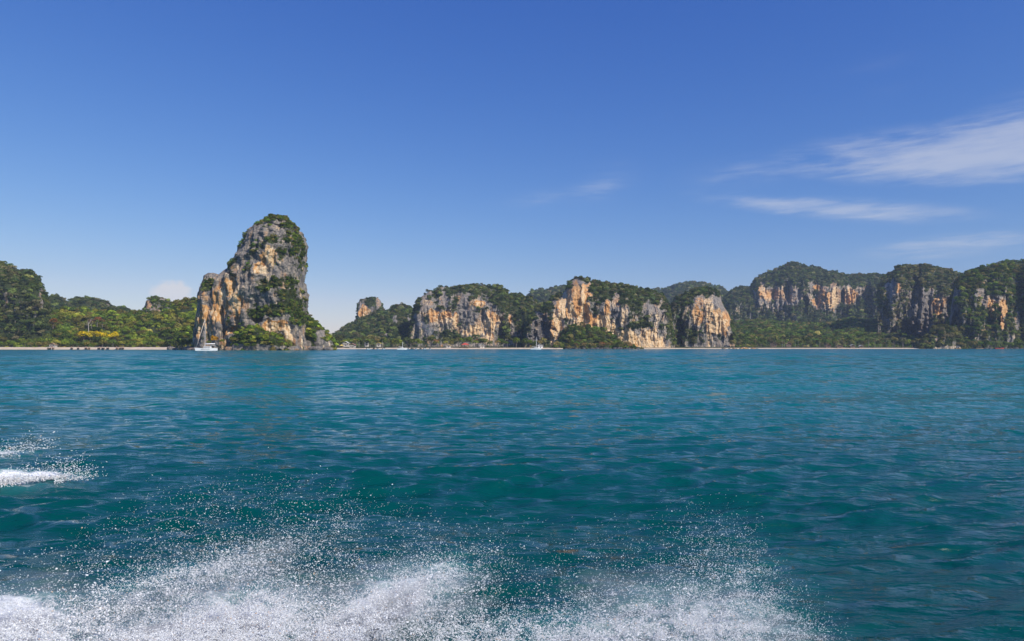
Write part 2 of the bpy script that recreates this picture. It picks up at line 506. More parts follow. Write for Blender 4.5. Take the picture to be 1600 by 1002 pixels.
def palm_mesh(seed):
    g = np.random.default_rng(seed)
    V, FC, LV = [], [], []
    for i in range(17):
        a = i * 2.4 + g.uniform(-.2, .2); up = g.uniform(-0.3, 0.9)
        p = np.zeros(3); d = np.array([math.cos(a), math.sin(a), up]); d /= np.linalg.norm(d)
        side = np.array([-math.sin(a), math.cos(a), 0])
        lv = g.uniform(0.3, 0.75)
        for k in range(4):
            q = p + d * 0.3
            d = d + np.array([0, 0, -0.32]); d /= np.linalg.norm(d)
            w0, w1 = (0.09, 0.15, 0.13, 0.08)[k], (0.15, 0.13, 0.08, 0.01)[k]
            b = len(V)
            dn = np.array([0, 0, -0.06])
            V += [p - side * w0 + dn, p, p + side * w0 + dn, q + side * w1 + dn, q, q - side * w1 + dn]
            FC += [(b, b + 1, b + 4, b + 5), (b + 1, b + 2, b + 3, b + 4)]
            LV += [lv] * 6
            p = q
    o = mesh_obj('palm_shape', np.array(V), np.array(FC), LEAF, None, False, {'leaf': LV})
    COL.objects.unlink(o)
    return o
PALMS = [palm_mesh(300 + i) for i in range(2)]
for i, o in enumerate(CROWNS + PALMS):
    o.name = 'crown_shape_%02d' % i
    crown_col.objects.link(o)

def scatter_group(gname, coll):
    ng = bpy.data.node_groups.new(gname, 'GeometryNodeTree')
    ng.interface.new_socket('Geometry', in_out='INPUT', socket_type='NodeSocketGeometry')
    ng.interface.new_socket('Geometry', in_out='OUTPUT', socket_type='NodeSocketGeometry')
    N, L = ng.nodes, ng.links
    gi, go = N.new('NodeGroupInput'), N.new('NodeGroupOutput')
    ci = N.new('GeometryNodeCollectionInfo'); ci.inputs['Collection'].default_value = coll
    ci.inputs['Separate Children'].default_value = True
    ci.inputs['Reset Children'].default_value = True
    m2p = N.new('GeometryNodeMeshToPoints')
    iop = N.new('GeometryNodeInstanceOnPoints'); iop.inputs['Pick Instance'].default_value = True
    def named(nm, typ):
        a = N.new('GeometryNodeInputNamedAttribute'); a.data_type = typ; a.inputs['Name'].default_value = nm
        return a.outputs['Attribute']
    L.new(gi.outputs[0], m2p.inputs['Mesh'])
    L.new(m2p.outputs[0], iop.inputs['Points'])
    L.new(ci.outputs[0], iop.inputs['Instance'])
    L.new(named('idx', 'INT'), iop.inputs['Instance Index'])
    e2r = N.new('FunctionNodeEulerToRotation')
    L.new(named('rot', 'FLOAT_VECTOR'), e2r.inputs[0])
    L.new(e2r.outputs[0], iop.inputs['Rotation'])
    L.new(named('scl', 'FLOAT_VECTOR'), iop.inputs['Scale'])
    L.new(iop.outputs[0], go.inputs[0])
    return ng
CROWN_NG = scatter_group('crown_scatter', crown_col)

def scatter(name, P, SC, ROT, IDX, TINT, ng, mats=None, parent=None):
    P = np.asarray(P, np.float32)
    me = bpy.data.meshes.new(name)
    me.vertices.add(len(P))
    me.vertices.foreach_set('co', P.ravel())
    for nm, typ, arr, key in (('scl', 'FLOAT_VECTOR', SC, 'vector'), ('rot', 'FLOAT_VECTOR', ROT, 'vector'), ('idx', 'INT', IDX, 'value')):
        a = me.attributes.new(nm, typ, 'POINT')
        a.data.foreach_set(key, np.asarray(arr, np.int32 if typ == 'INT' else np.float32).ravel())
    if TINT is not None:
        a = me.attributes.new('tint', 'FLOAT_COLOR', 'POINT')
        a.data.foreach_set('color', np.c_[TINT, np.ones(len(P))].astype(np.float32).ravel())
    me.update()
    for m in (mats or [LEAF]): me.materials.append(m)
    o = bpy.data.objects.new(name, me)
    COL.objects.link(o)
    md = o.modifiers.new('scatter', 'NODES')
    md.node_group = ng
    if parent: o.parent = parent
    return o

PAL = {   # foliage tints
    'dark': np.array([(0.060, 0.086, 0.026), (0.078, 0.104, 0.030), (0.098, 0.106, 0.044), (0.112, 0.132, 0.036), (0.048, 0.072, 0.032), (0.130, 0.122, 0.062), (0.042, 0.062, 0.022)]),
    'mid': np.array([(0.070, 0.112, 0.020), (0.092, 0.135, 0.022), (0.120, 0.150, 0.026), (0.085, 0.098, 0.032), (0.150, 0.132, 0.045), (0.050, 0.082, 0.020)]),
    'lit': np.array([(0.115, 0.158, 0.020), (0.150, 0.185, 0.024), (0.088, 0.132, 0.020), (0.190, 0.186, 0.030), (0.068, 0.100, 0.020), (0.145, 0.130, 0.036)]),
    'dry': np.array([(0.170, 0.120, 0.045), (0.190, 0.145, 0.050), (0.120, 0.130, 0.035), (0.210, 0.110, 0.045), (0.09, 0.115, 0.03)]),
    'olive': np.array([(0.105, 0.110, 0.036), (0.140, 0.128, 0.045), (0.078, 0.100, 0.032), (0.150, 0.135, 0.070), (0.055, 0.080, 0.028)]),
}
def tints(n, pal, g, patchy=None):
    P = PAL[pal]
    c = P[g.integers(0, len(P), n)]
    return c * 1.35 * np.exp(g.normal(0, 0.34, (n, 1))) * g.uniform(0.93, 1.07, (n, 3))

def sample_surface(V, FC, weight, n, g):
    """random points on a quad mesh, chosen by area times the weight of each face"""
    a, b, c, d = (V[FC[:, i]] for i in range(4))
    nr = np.cross(c - a, d - b)
    area = 0.5 * np.linalg.norm(nr, axis=1)
    w = area * weight
    if w.sum() <= 0: return np.zeros((0, 3)), np.zeros((0,), int)
    i = g.choice(len(FC), size=n, p=w / w.sum())
    u, v = g.uniform(size=(2, n, 1))
    return (a[i] * (1 - u) + b[i] * u) * (1 - v) + (d[i] * (1 - u) + c[i] * u) * v, i

def plant(name, V, FC, wface, spacing, rad, pal, seed, parent=None, lean=True, sink=0.2):
    """cover a surface with crowns; spacing in metres"""
    g = np.random.default_rng(seed)
    a, b, c, d = (V[FC[:, i]] for i in range(4))
    area = 0.5 * np.linalg.norm(np.cross(c - a, d - b), axis=1)
    n = int((area * wface).sum() / spacing ** 2)
    if n < 1: return None
    P, fi = sample_surface(V, FC, wface, n, g)
    r = 0.75 * rad[0] + (1.18 * rad[1] - 0.75 * rad[0]) * g.uniform(size=n) ** 1.7
    sc = np.stack([r * g.uniform(0.85, 1.2, n), r * g.uniform(0.85, 1.2, n), r * g.uniform(0.75, 1.15, n)], -1)
    rot = np.stack([g.normal(0, 0.15, n), g.normal(0, 0.15, n), g.uniform(0, 6.283, n)], -1)
    P = P + np.stack([0 * r, 0 * r, r * sink], -1)
    nz = fbm(P / 28.0, 2)
    t = tints(n, pal, g)
    t *= (1 + 0.35 * nz)[:, None]
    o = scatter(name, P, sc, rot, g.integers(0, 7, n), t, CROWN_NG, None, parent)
    tag(o, kind='stuff')
    return o

# ------------------------------------------------------------------ land forms
def patch_masks(px, py, patches, warp):
    """px,py: where on the face a vertex lies; patches: (cx,cy,rx,ry,kind,strength)"""
    out = {}
    for (cx, cy, rx, ry, kind, am) in patches:
        q = np.sqrt(((px - cx) / rx) ** 2 + ((py - cy) / ry) ** 2) + warp * 0.55
        val = am * sstep(1.15, 0.55, q)
        out[kind] = np.maximum(out.get(kind, 0), val)
    return out

def massif(spec, seed, parent=None, partname='rock'):
    """a hill or cliff: a front that rises from its foot to the skyline, a top and a back slope.
    sky: skyline (px,py) seen at the crest; near / crest / back: distances of foot, crest and far foot"""
    g = np.random.default_rng(seed)
    sky = np.array(spec['sky'], float)
    dpx = spec.get('res', 0.8)
    nu = max(24, int((sky[-1, 0] - sky[0, 0]) / dpx))
    px = np.linspace(sky[0, 0], sky[-1, 0], nu)
    top = np.interp(px, sky[:, 0], sky[:, 1]) + spec.get('drop', 2.5)
    hmax = (HY - top).max()
    ne = max(18, int(hmax / dpx * 0.9))
    e = np.linspace(0, 1, ne)
    E, PX = np.meshgrid(e, px, indexing='ij')
    TOP = np.broadcast_to(top, E.shape)
    near, crest, back = spec['near'], spec['crest'], spec['back']
    q = np.stack([PX / 30.0, E * 0.6, 0 * E + seed * 3.1], -1)
    ew = np.clip(E + 0.10 * fbm(q, 3) * np.sin(np.pi * E), 0, 1)
    pr = np.array(spec['profile'], float)                     # (height fraction, depth fraction)
    depth = np.interp(ew, pr[:, 0], pr[:, 1])
    Yb = near + (crest - near) * depth
    # buttresses and gullies, vertical flutes, lumps, all in metres
    sx = (PX - 800) / F * (near + crest) / 2
    zz = E * (HY - TOP) / F * (near + crest) / 2
    mid = np.sin(np.pi * np.clip(E * 1.02, 0, 1)) ** 0.6
    b = spec.get('butt', 14.0)
    fl = spec.get('flute', 3.0)
    Yb = Yb - b * mid * fbm(np.stack([sx / 55.0, zz / 160.0, 0 * sx + seed], -1), 3)
    Yb = Yb - fl * mid * ridge(np.stack([sx / 11.0, zz / 45.0, 0 * sx + seed * 2.0], -1), 3)
    Yb = Yb - 0.5 * fl * fbm(np.stack([sx / 5.0, zz / 4.0, 0 * sx + seed * 2.7], -1), 3) * mid
    PY = HY + (TOP - HY) * E
    warp = fbm(np.stack([PX / 11.0, PY / 14.0, 0 * PX + seed], -1), 3)
    warp2 = fbm(np.stack([PX / 14.0, PY / 24.0, 0 * PX + seed * 7.0], -1), 3)
    pm = patch_masks(PX, PY, spec.get('patches', []), warp)
    zero = np.zeros_like(E)
    if 'cave' in pm: Yb = Yb + pm['cave'] * spec.get('cave_depth', 14.0)
    if 'out' in pm: Yb = Yb - pm['out'] * spec.get('out_depth', 16.0)
    zt = CH + (HY - TOP) / F * Yb
    Z = -1.5 + (zt + 1.5) * E
    X = (PX - 800) / F * Yb
    # overhang lumps
    jit = spec.get('jit', 1.2)
    if jit:
        X = X + jit * fbm(np.stack([X / 7, Yb / 7, Z / 9], -1), 2, off=5.1)
        Z = Z + jit * 1.1 * mid * fbm(np.stack([X / 8, Yb / 8, Z / 6], -1), 2, off=9.7)
    nb = 10
    rows = []
    for k in range(1, nb + 1):
        f = k / nb
        yy = Yb[-1] + (back - crest) * f
        zz_ = Z[-1] * (1 - f ** 1.6) - 1.5 * f + 3 * np.sin(np.pi * f) * fbm(np.stack([px / 14, 0 * px + f * 4, 0 * px + seed], -1), 2)
        rows.append(np.stack([(px - 800) / F * yy, yy, zz_], -1))
    V = np.concatenate([np.stack([X, Yb, Z], -1), np.array(rows)], 0)
    nr = V.shape[0]
    ext = lambda a: np.concatenate([a, np.repeat(a[-1:], nb, 0)], 0)
    # bare rock against growth
    base = spec.get('cover', 0.85)
    steep = np.gradient(Yb, axis=0) / np.maximum(np.gradient(Z, axis=0), 0.05)   # metres back per metre up
    fine_n = fbm(np.stack([PX / 3.2, PY / 4.0, 0 * PX + seed * 1.7], -1), 2)
    veg = base + 0.30 * warp + 0.30 * fine_n + 0.30 * np.clip(steep - 0.4, -0.5, 1)
    bare = np.maximum.reduce([pm.get(k, zero) for k in ('o', 'c', 'g')])
    veg = np.clip(veg - 1.25 * bare + pm.get('v', zero), 0, 1)
    veg = np.clip(np.maximum(veg, sstep(0.05, 0.0, E - 0.0) * 0), 0, 1)
    at = {'veg': ext(veg), 'stain': ext(np.maximum(pm.get('o', zero), 0.22 + 0.4 * warp2)), 'cream': ext(np.maximum(pm.get('c', zero), 0.22 + 0.35 * fbm(np.stack([PX / 9.0, PY / 20.0, 0 * PX + seed * 4.4], -1), 3))), 'dark_and_shade': ext(pm.get('s', zero))}
    at['veg'][ne:] = 1.0
    Vf = V.reshape(-1, 3)
    FC = grid_faces(nr, nu)
    o = mesh_obj(partname, Vf, FC, spec.get('mat', ROCK), parent, True, at)
    fv = at['veg'].reshape(-1)[FC].mean(1)
    rowi = (FC[:, 0] // nu)
    wf = sstep(0.45, 0.75, fv) * (rowi < ne + 2)
    # area seen from the front counts, the long flat shelves too but less
    pl = spec.get('plant')
    if pl:
        po = plant(pl.get('name', 'shrubs'), Vf, FC, wf, pl['spacing'], pl['rad'], pl['pal'], seed + 50, parent if pl.get('child', True) else None)
        return o, po, (Vf, FC, fv, rowi, ne)
    return o, None, (Vf, FC, fv, rowi, ne)

CLIFF = [(0, 0), (0.12, 0.10), (0.22, 0.16), (0.72, 0.26), (0.88, 0.50), (1, 1)]
SLOPE = [(0, 0), (0.3, 0.22), (0.7, 0.62), (1, 1)]
DOME = [(0, 0), (0.5, 0.2), (0.85, 0.55), (1, 1)]

def cliff_thing(name, label, cat, spec, seed):
    Y = spec['near']
    mx = np.mean([p[0] for p in spec['sky']])
    e = empty(name, (0, 0, 0))
    e.location = (wx(mx, Y), Y, 0)
    o, po, dat = massif(spec, seed, e)
    for c in (o, po):
        if c is not None:
            c.matrix_parent_inverse = e.matrix_world.inverted() if False else c.matrix_parent_inverse
            c.location = (-e.location.x, -e.location.y, 0)
    tag(e, label, cat)
    return e, dat

def hill(label, spec, seed, fname):
    pl = spec.get('plant')
    if pl: pl['child'] = False; pl['name'] = 'forest'
    o, po, dat = massif(spec, seed, None, 'hill')
    tag(o, label, kind='structure')
    if po: tag(po, fname, 'forest', kind='stuff')
    return o, dat

# --- left
cliff_thing('limestone_cliff', 'dark overgrown cliff at the left edge of the bay', 'cliff', dict(
    sky=[(-150, 420), (-90, 395), (-40, 398), (0, 410), (10, 412), (20, 417), (30, 421), (45, 422), (58, 432), (66, 450), (70, 462), (74, 484), (77, 512), (80, 538)],
    near=600, crest=680, back=800, profile=CLIFF, cover=0.86, butt=18, flute=4.5, cave_depth=10,
    patches=[(64, 468, 4, 20, 'g', .7), (8, 470, 5, 14, 'o', .35), (55, 480, 4, 12, 'o', .35)],
    plant=dict(spacing=4.0, rad=(2.2, 4.2), pal='dark')), 31)
hill('low forested ridge behind the left woods', dict(
    sky=[(60, 480), (72, 466), (85, 460), (98, 467), (105, 472), (112, 467), (130, 463), (150, 466), (165, 470), (180, 482), (192, 478), (203, 486), (212, 500), (220, 520)],
    near=840, crest=960, back=1100, profile=DOME, cover=0.9, butt=10, flute=3, patches=[(170, 478, 6, 8, 'g', .7), (88, 470, 8, 8, 'g', .4)],
    plant=dict(spacing=4.6, rad=(2.6, 4.6), pal='dark')), 32, 'dark forest covering the ridge behind the left woods')
hl, left_dat = hill('wooded hillside above the left beach', dict(
    sky=[(-150, 480), (-60, 470), (0, 490), (60, 497), (80, 488), (100, 482), (130, 481), (160, 485), (200, 487), (222, 485), (240, 478), (262, 474), (272, 474), (285, 467), (300, 466), (312, 468), (322, 478), (335, 500), (345, 530)],
    near=588, crest=700, back=800, profile=SLOPE, cover=0.95, butt=10, flute=2,
    plant=dict(spacing=4.6, rad=(2.6, 4.6), pal='lit')), 33, 'mixed green forest on the hillside above the left beach')
cliff_thing('rock_outcrop', 'small grey rock outcrop poking out of the left woods', 'rock', dict(
    sky=[(226, 500), (228, 474), (231, 466), (236, 462), (243, 461.5), (250, 464), (258, 466), (264, 468), (268, 478), (272, 500)],
    near=672, crest=690, back=715, profile=CLIFF, cover=0.62, butt=3, flute=2.0, drop=1.5, res=0.5,
    patches=[(232, 474, 5, 9, 'g', .8), (233, 476, 5, 8, 'o', .6), (240, 470, 6, 5, 's', .6), (255, 468, 6, 3, 'g', .5)],
    plant=dict(spacing=2.6, rad=(1.4, 2.4), pal='mid')), 34)

# --- middle
cliff_thing('rock_stack', 'small square topped rock with orange face on the ridge right of the tower', 'rock', dict(
    sky=[(556, 512), (558.5, 490), (559.5, 472), (563, 467), (570, 465.5), (580, 464), (590, 464.5), (594, 468), (597, 474), (598, 490), (600, 512)],
    near=1080, crest=1110, back=1150, profile=[(0, 0), (0.3, .1), (0.8, .2), (1, 1)], cover=0.55, butt=4, flute=2.5, res=0.4, drop=1.0, jit=0.6,
    patches=[(570, 489, 11, 12, 'o', 1.2), (575, 490, 8, 10, 'c', .6), (562, 480, 3, 8, 'c', .4), (592, 475, 5, 9, 'g', .8)],
    plant=dict(spacing=3.4, rad=(1.8, 3.2), pal='dark')), 41)
hill('forested ridge between the tower and the first cliff', dict(
    sky=[(495, 540), (512, 529), (522, 522), (530, 516), (545, 505), (560, 499), (575, 492), (590, 485), (598, 483), (606, 483), (612, 479), (618, 475), (628, 474), (638, 476), (645, 481), (655, 492), (670, 505), (690, 520), (710, 540)],
    near=840, crest=1040, back=1150, profile=SLOPE, cover=0.88, butt=12, flute=3, patches=[(615, 497, 8, 8, 'g', .6), (602, 520, 3, 8, 'g', .6), (640, 500, 5, 14, 'g', .5)],
    plant=dict(spacing=4.6, rad=(2.6, 4.6), pal='dark')), 42, 'dark forest on the ridge between the tower and the first cliff')
cliff_thing('limestone_cliff', 'broad grey cliff with orange bands in the middle of the bay', 'cliff', dict(
    sky=[(640, 515), (646, 492), (650, 474), (654, 465), (665, 456), (672, 452), (680, 453), (687, 446), (699, 447), (706, 449), (721, 444), (740, 443), (757, 443), (768, 447), (781, 443), (789, 450), (795, 457), (805, 456), (814, 459), (826, 462), (836, 468), (848, 490), (856, 520), (862, 540)],
    near=835, crest=900, back=1020, profile=[(0, 0), (0.12, .10), (0.22, .18), (0.7, .30), (0.88, .52), (1, 1)], cover=0.42, butt=18, flute=4, cave_depth=14, out_depth=14, res=0.7,
    patches=[(676, 491, 12, 10, 'o', 1.1), (697, 489, 10, 7, 'o', 1.0), (690, 497, 22, 10, 'c', .5), (713, 499, 6, 12, 'c', .8), (712, 494, 6, 10, 'o', .8),
             (750, 475, 10, 7, 'o', 1.0), (750, 475, 7, 5, 'c', .7), (765, 505, 20, 15, 'c', 1.0), (745, 514, 20, 10, 'c', .9), (730, 515, 12, 8, 'c', .8),
             (770, 500, 12, 16, 'o', .9), (757, 528, 14, 9, 'c', .7), (765, 523, 9, 10, 'o', .7), (692, 463, 8, 18, 'g', .9), (665, 478, 10, 22, 'g', .7), (728, 478, 14, 18, 'g', .55), (658, 495, 8, 16, 'g', .7), (745, 495, 18, 12, 'g', .5),
             (783, 515, 5, 18, 'cave', .9), (790, 505, 8, 25, 'v', .5), (735, 472, 5, 12, 'v', .4), (785, 470, 14, 16, 'v', .4), (815, 490, 18, 30, 'v', .5), (800, 512, 3, 14, 'g', .9), (797, 498, 3, 8, 'o', .7), (705, 522, 18, 10, 'v', .8)],
    plant=dict(spacing=3.7, rad=(1.9, 3.8), pal='dark')), 43)
hill('far blue hill behind the middle cliffs', dict(
    sky=[(810, 480), (826, 461), (832, 453), (845, 450), (858, 450), (866, 447), (880, 446), (893, 446), (930, 450), (980, 448), (1010, 452), (1030, 460)],
    near=1500, crest=1750, back=1950, profile=DOME, cover=0.95, butt=12, flute=3, plant=dict(spacing=7.5, rad=(4, 7), pal='dark')), 44, 'distant forest on the far hill behind the middle cliffs')
cliff_thing('limestone_cliff', 'tall orange and white cliff with a pointed green top, centre right', 'cliff', dict(
    sky=[(818, 540), (824, 505), (829, 489), (839, 481), (854, 469), (867, 459), (880, 455), (887, 449), (889, 439), (897, 434), (908, 431), (919, 434), (924, 438), (932, 436.5), (940, 440), (955, 440), (964, 442), (976, 442), (985, 445), (1004, 449), (1020, 453), (1034, 458), (1042, 470), (1046, 490), (1050, 520), (1054, 540)],
    near=735, crest=815, back=960, profile=[(0, 0), (0.08, .05), (0.2, .10), (0.7, .22), (0.86, .42), (1, 1)], cover=0.50, butt=13, flute=4, cave_depth=16, out_depth=12, res=0.6,
    patches=[(905, 470, 18, 30, 'o', 1.2), (885, 480, 18, 22, 'o', 1.0), (880, 478, 7, 22, 'c', .9), (911, 470, 4, 24, 'c', .8), (893, 482, 5, 22, 'c', .7), (872, 500, 9, 20, 'c', .9), (868, 520, 8, 16, 'c', .8), (866, 512, 8, 26, 'o', .8),
             (928, 498, 22, 12, 'o', 1.0), (945, 502, 14, 14, 'c', 1.0), (905, 500, 20, 8, 'c', .6), (962, 480, 10, 22, 'g', 1.0), (948, 482, 6, 14, 'o', .7), (975, 495, 8, 18, 'c', .55), (975, 495, 10, 20, 'g', .8), (955, 512, 14, 10, 'c', .9),
             (975, 522, 22, 14, 'c', 1.1), (990, 530, 20, 12, 'o', .7), (1015, 526, 22, 14, 'c', 1.1), (1025, 535, 20, 10, 'c', .9), (1010, 515, 24, 8, 'g', .7), (1024, 490, 11, 18, 'g', .95), (1026, 497, 6, 10, 'c', .5), (1010, 480, 10, 12, 'g', .5),
             (845, 512, 18, 24, 'g', 1.2), (845, 512, 18, 24, 's', .8), (848, 516, 16, 24, 'cave', .75), (901, 440, 14, 7, 'g', .7), (1000, 505, 26, 6, 'v', .8), (1000, 470, 10, 20, 'v', .4), (1004, 526, 5, 10, 's', .8), (945, 455, 20, 12, 'v', .5), (908, 436, 20, 4, 'v', .6)],  # the grey left-facing face carries painted shade
    plant=dict(spacing=3.5, rad=(1.8, 3.6), pal='dark')), 45)
hm, mid_dat = hill('wooded mound at the foot of the orange cliff', dict(
    sky=[(862, 546), (872, 533), (880, 520), (888, 508), (896, 504), (905, 506), (915, 511), (930, 510), (945, 515), (958, 523), (970, 532), (985, 537), (1003, 546)],
    near=690, crest=735, back=790, profile=SLOPE, cover=0.98, butt=5, flute=2, res=1.0, drop=4,
    plant=dict(spacing=4.0, rad=(2.2, 3.8), pal='mid')), 46, 'green trees and shrubs on the mound under the orange cliff')
cliff_thing('limestone_cliff', 'narrow cream cliff with a leaning pale face right of the centre', 'cliff', dict(
    sky=[(1040, 500), (1046, 478), (1054, 466), (1066, 459), (1078, 454), (1088, 450), (1097, 447), (1108, 448), (1117, 450), (1124, 458), (1130, 474), (1138, 488), (1143, 500), (1146, 512), (1144, 522), (1147, 532), (1150, 541)],
    near=800, crest=865, back=960, profile=[(0, 0), (0.1, .06), (0.2, .10), (0.75, .2), (0.9, .45), (1, 1)], cover=0.46, butt=11, flute=4, res=0.55, cave_depth=16,
    patches=[(1108, 485, 8, 20, 'c', 1.1), (1120, 505, 16, 18, 'c', 1.0), (1132, 505, 11, 20, 'o', .8), (1115, 500, 14, 26, 'o', .8), (1090, 490, 9, 18, 'o', .7), (1086, 500, 8, 12, 'c', .5), (1118, 473, 12, 14, 'g', .9), (1130, 495, 10, 24, 'g', .7), (1094, 470, 8, 10, 'o', .5), (1094, 472, 10, 12, 'g', .7),
             (1125, 532, 20, 9, 'g', .7), (1108, 524, 4, 14, 'c', .8), (1090, 540, 24, 5, 'g', .9), (1062, 512, 7, 28, 'cave', 1.0), (1062, 512, 7, 28, 'v', .4), (1142, 528, 6, 6, 'cave', .8), (1080, 520, 14, 12, 'v', .4)],
    plant=dict(spacing=3.6, rad=(1.8, 3.6), pal='dark')), 47)
hill('flat topped hazy hill far behind the cream cliff', dict(
    sky=[(985, 470), (1005, 452), (1020, 451), (1039, 449), (1054, 442), (1072, 440), (1095, 440), (1110, 443), (1129, 447), (1138, 455), (1150, 470), (1165, 490)],
    near=1750, crest=2050, back=2300, profile=DOME, cover=0.96, butt=12, flute=3, plant=dict(spacing=8.5, rad=(4.5, 8), pal='dark')), 48, 'distant forest on the flat topped hazy hill')
# --- right
cliff_thing('mountain_cliff', 'big domed mountain with banded cliffs under its top', 'mountain', dict(
    sky=[(1125, 475), (1138, 457), (1148, 450), (1159, 446), (1168, 447), (1174, 447), (1177, 440), (1183, 431), (1198, 424), (1217, 416), (1228, 410), (1237, 408), (1249, 411), (1260, 414), (1275, 415), (1290, 421), (1307, 423), (1319, 427), (1332, 428), (1345, 427), (1362, 425.5), (1379, 428), (1395, 432), (1420, 440), (1450, 455)],
    near=1330, crest=1560, back=1850, profile=[(0, 0), (0.25, .28), (0.42, .46), (0.50, .52), (0.80, .58), (0.9, .75), (1, 1)], cover=0.62, butt=38, flute=8, res=0.8, cave_depth=45,
    patches=[(1190, 455, 7, 12, 'o', .9), (1215, 462, 36, 12, 'o', .5), (1215, 462, 38, 14, 'g', .6), (1300, 462, 40, 18, 'o', .5), (1300, 462, 42, 18, 'g', .6), (1198, 463, 12, 6, 'o', 1.0), (1192, 450, 5, 8, 'c', .6), (1200, 466, 10, 4, 'c', .5), (1190, 470, 14, 9, 'g', .8), (1200, 478, 10, 4, 'c', .4), (1220, 466, 30, 12, 'g', .75), (1245, 460, 10, 14, 'g', .6), (1278, 450, 6, 9, 'o', .8), (1273, 470, 6, 8, 'o', .9),
             (1295, 465, 12, 16, 'o', 1.1), (1303, 462, 8, 16, 'c', .7), (1298, 476, 16, 5, 'c', .6), (1328, 462, 12, 14, 'o', .8), (1325, 456, 8, 10, 'c', .6), (1285, 470, 20, 14, 'g', .5), (1345, 455, 8, 14, 'g', .6), (1258, 475, 5, 18, 'cave', .9), (1316, 465, 4, 16, 'cave', .8), (1230, 455, 6, 14, 'cave', .5), (1355, 462, 10, 20, 'cave', .6), (1180, 470, 5, 16, 'cave', .5)],
    plant=dict(spacing=5.6, rad=(3.0, 5.6), pal='dark')), 51)
hr, plain_dat = hill('gently rising wooded plain behind the right beach', dict(
    sky=[(1095, 546), (1120, 520), (1140, 505), (1165, 500), (1185, 497), (1220, 501), (1260, 503), (1290, 503), (1310, 500), (1330, 494), (1350, 497), (1380, 500), (1410, 503), (1440, 510), (1465, 520), (1480, 544)],
    near=840, crest=1240, back=1420, profile=[(0, 0), (0.3, .2), (0.6, .5), (1, 1)], cover=0.98, butt=15, flute=3, res=1.0,
    plant=dict(spacing=5.4, rad=(2.8, 4.8), pal='mid')), 52, 'wide forest over the plain behind the right beach')
cliff_thing('mountain_cliff', 'dark shaded cliff headland with a green crown behind the round boulder', 'cliff', dict(
    sky=[(1372, 460), (1380, 430), (1390, 424), (1399, 421), (1402, 415), (1409, 411.5), (1427, 412.5), (1446, 411.5), (1459, 414), (1469, 417), (1486, 420), (1499, 425), (1515, 428), (1540, 435), (1560, 445)],
    near=985, crest=1110, back=1290, profile=[(0, 0), (0.08, .05), (0.2, .10), (0.66, .2), (0.84, .5), (1, 1)], cover=0.56, butt=34, flute=7, res=0.65, cave_depth=45,
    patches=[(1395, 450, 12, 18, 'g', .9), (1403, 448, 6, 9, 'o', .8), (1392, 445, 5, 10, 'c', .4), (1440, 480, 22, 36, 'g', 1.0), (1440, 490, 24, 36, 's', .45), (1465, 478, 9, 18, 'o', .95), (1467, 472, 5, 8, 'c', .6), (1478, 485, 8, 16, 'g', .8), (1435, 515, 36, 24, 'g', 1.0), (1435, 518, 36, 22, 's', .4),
             (1432, 450, 9, 26, 'cave', .9), (1420, 520, 24, 22, 'cave', .7), (1490, 480, 10, 45, 'cave', .9), (1490, 490, 10, 40, 's', .6)],  # shadowed left-facing gully also darkened by colour as shade
    plant=dict(spacing=4.3, rad=(2.3, 4.3), pal='olive')), 53)
cliff_thing('limestone_cliff', 'sunlit green headland with vertical orange scars at the right edge', 'cliff', dict(
    sky=[(1478, 546), (1482, 512), (1486, 480), (1490, 455), (1497, 434), (1506, 426), (1519, 421), (1532, 416), (1544, 413), (1559, 410), (1570, 407), (1581, 405), (1591, 407), (1600, 406), (1640, 402), (1700, 415), (1760, 440)],
    near=795, crest=890, back=1050, profile=[(0, 0), (0.15, .12), (0.3, .2), (0.66, .3), (0.85, .55), (1, 1)], cover=0.68, butt=26, flute=6, res=0.65, cave_depth=36,
    patches=[(1549, 481, 6, 19, 'o', 1.2), (1566, 483, 9, 14, 'o', 1.2), (1565, 500, 4, 12, 'o', 1.0), (1550, 478, 4, 14, 'c', .5), (1537, 474, 6, 8, 'g', .8), (1530, 455, 14, 8, 'g', .5), (1556, 465, 20, 8, 'g', .5), (1492, 490, 9, 44, 'g', 1.0), (1492, 490, 9, 44, 's', .7), (1494, 495, 8, 44, 'cave', .5), (1560, 492, 4, 14, 'cave', .6), (1590, 500, 5, 14, 'g', .5), (1580, 525, 6, 6, 'g', .4)],  # shadow on the left flank is painted into the rock
    plant=dict(spacing=4.0, rad=(2.1, 4.2), pal='mid')), 54)

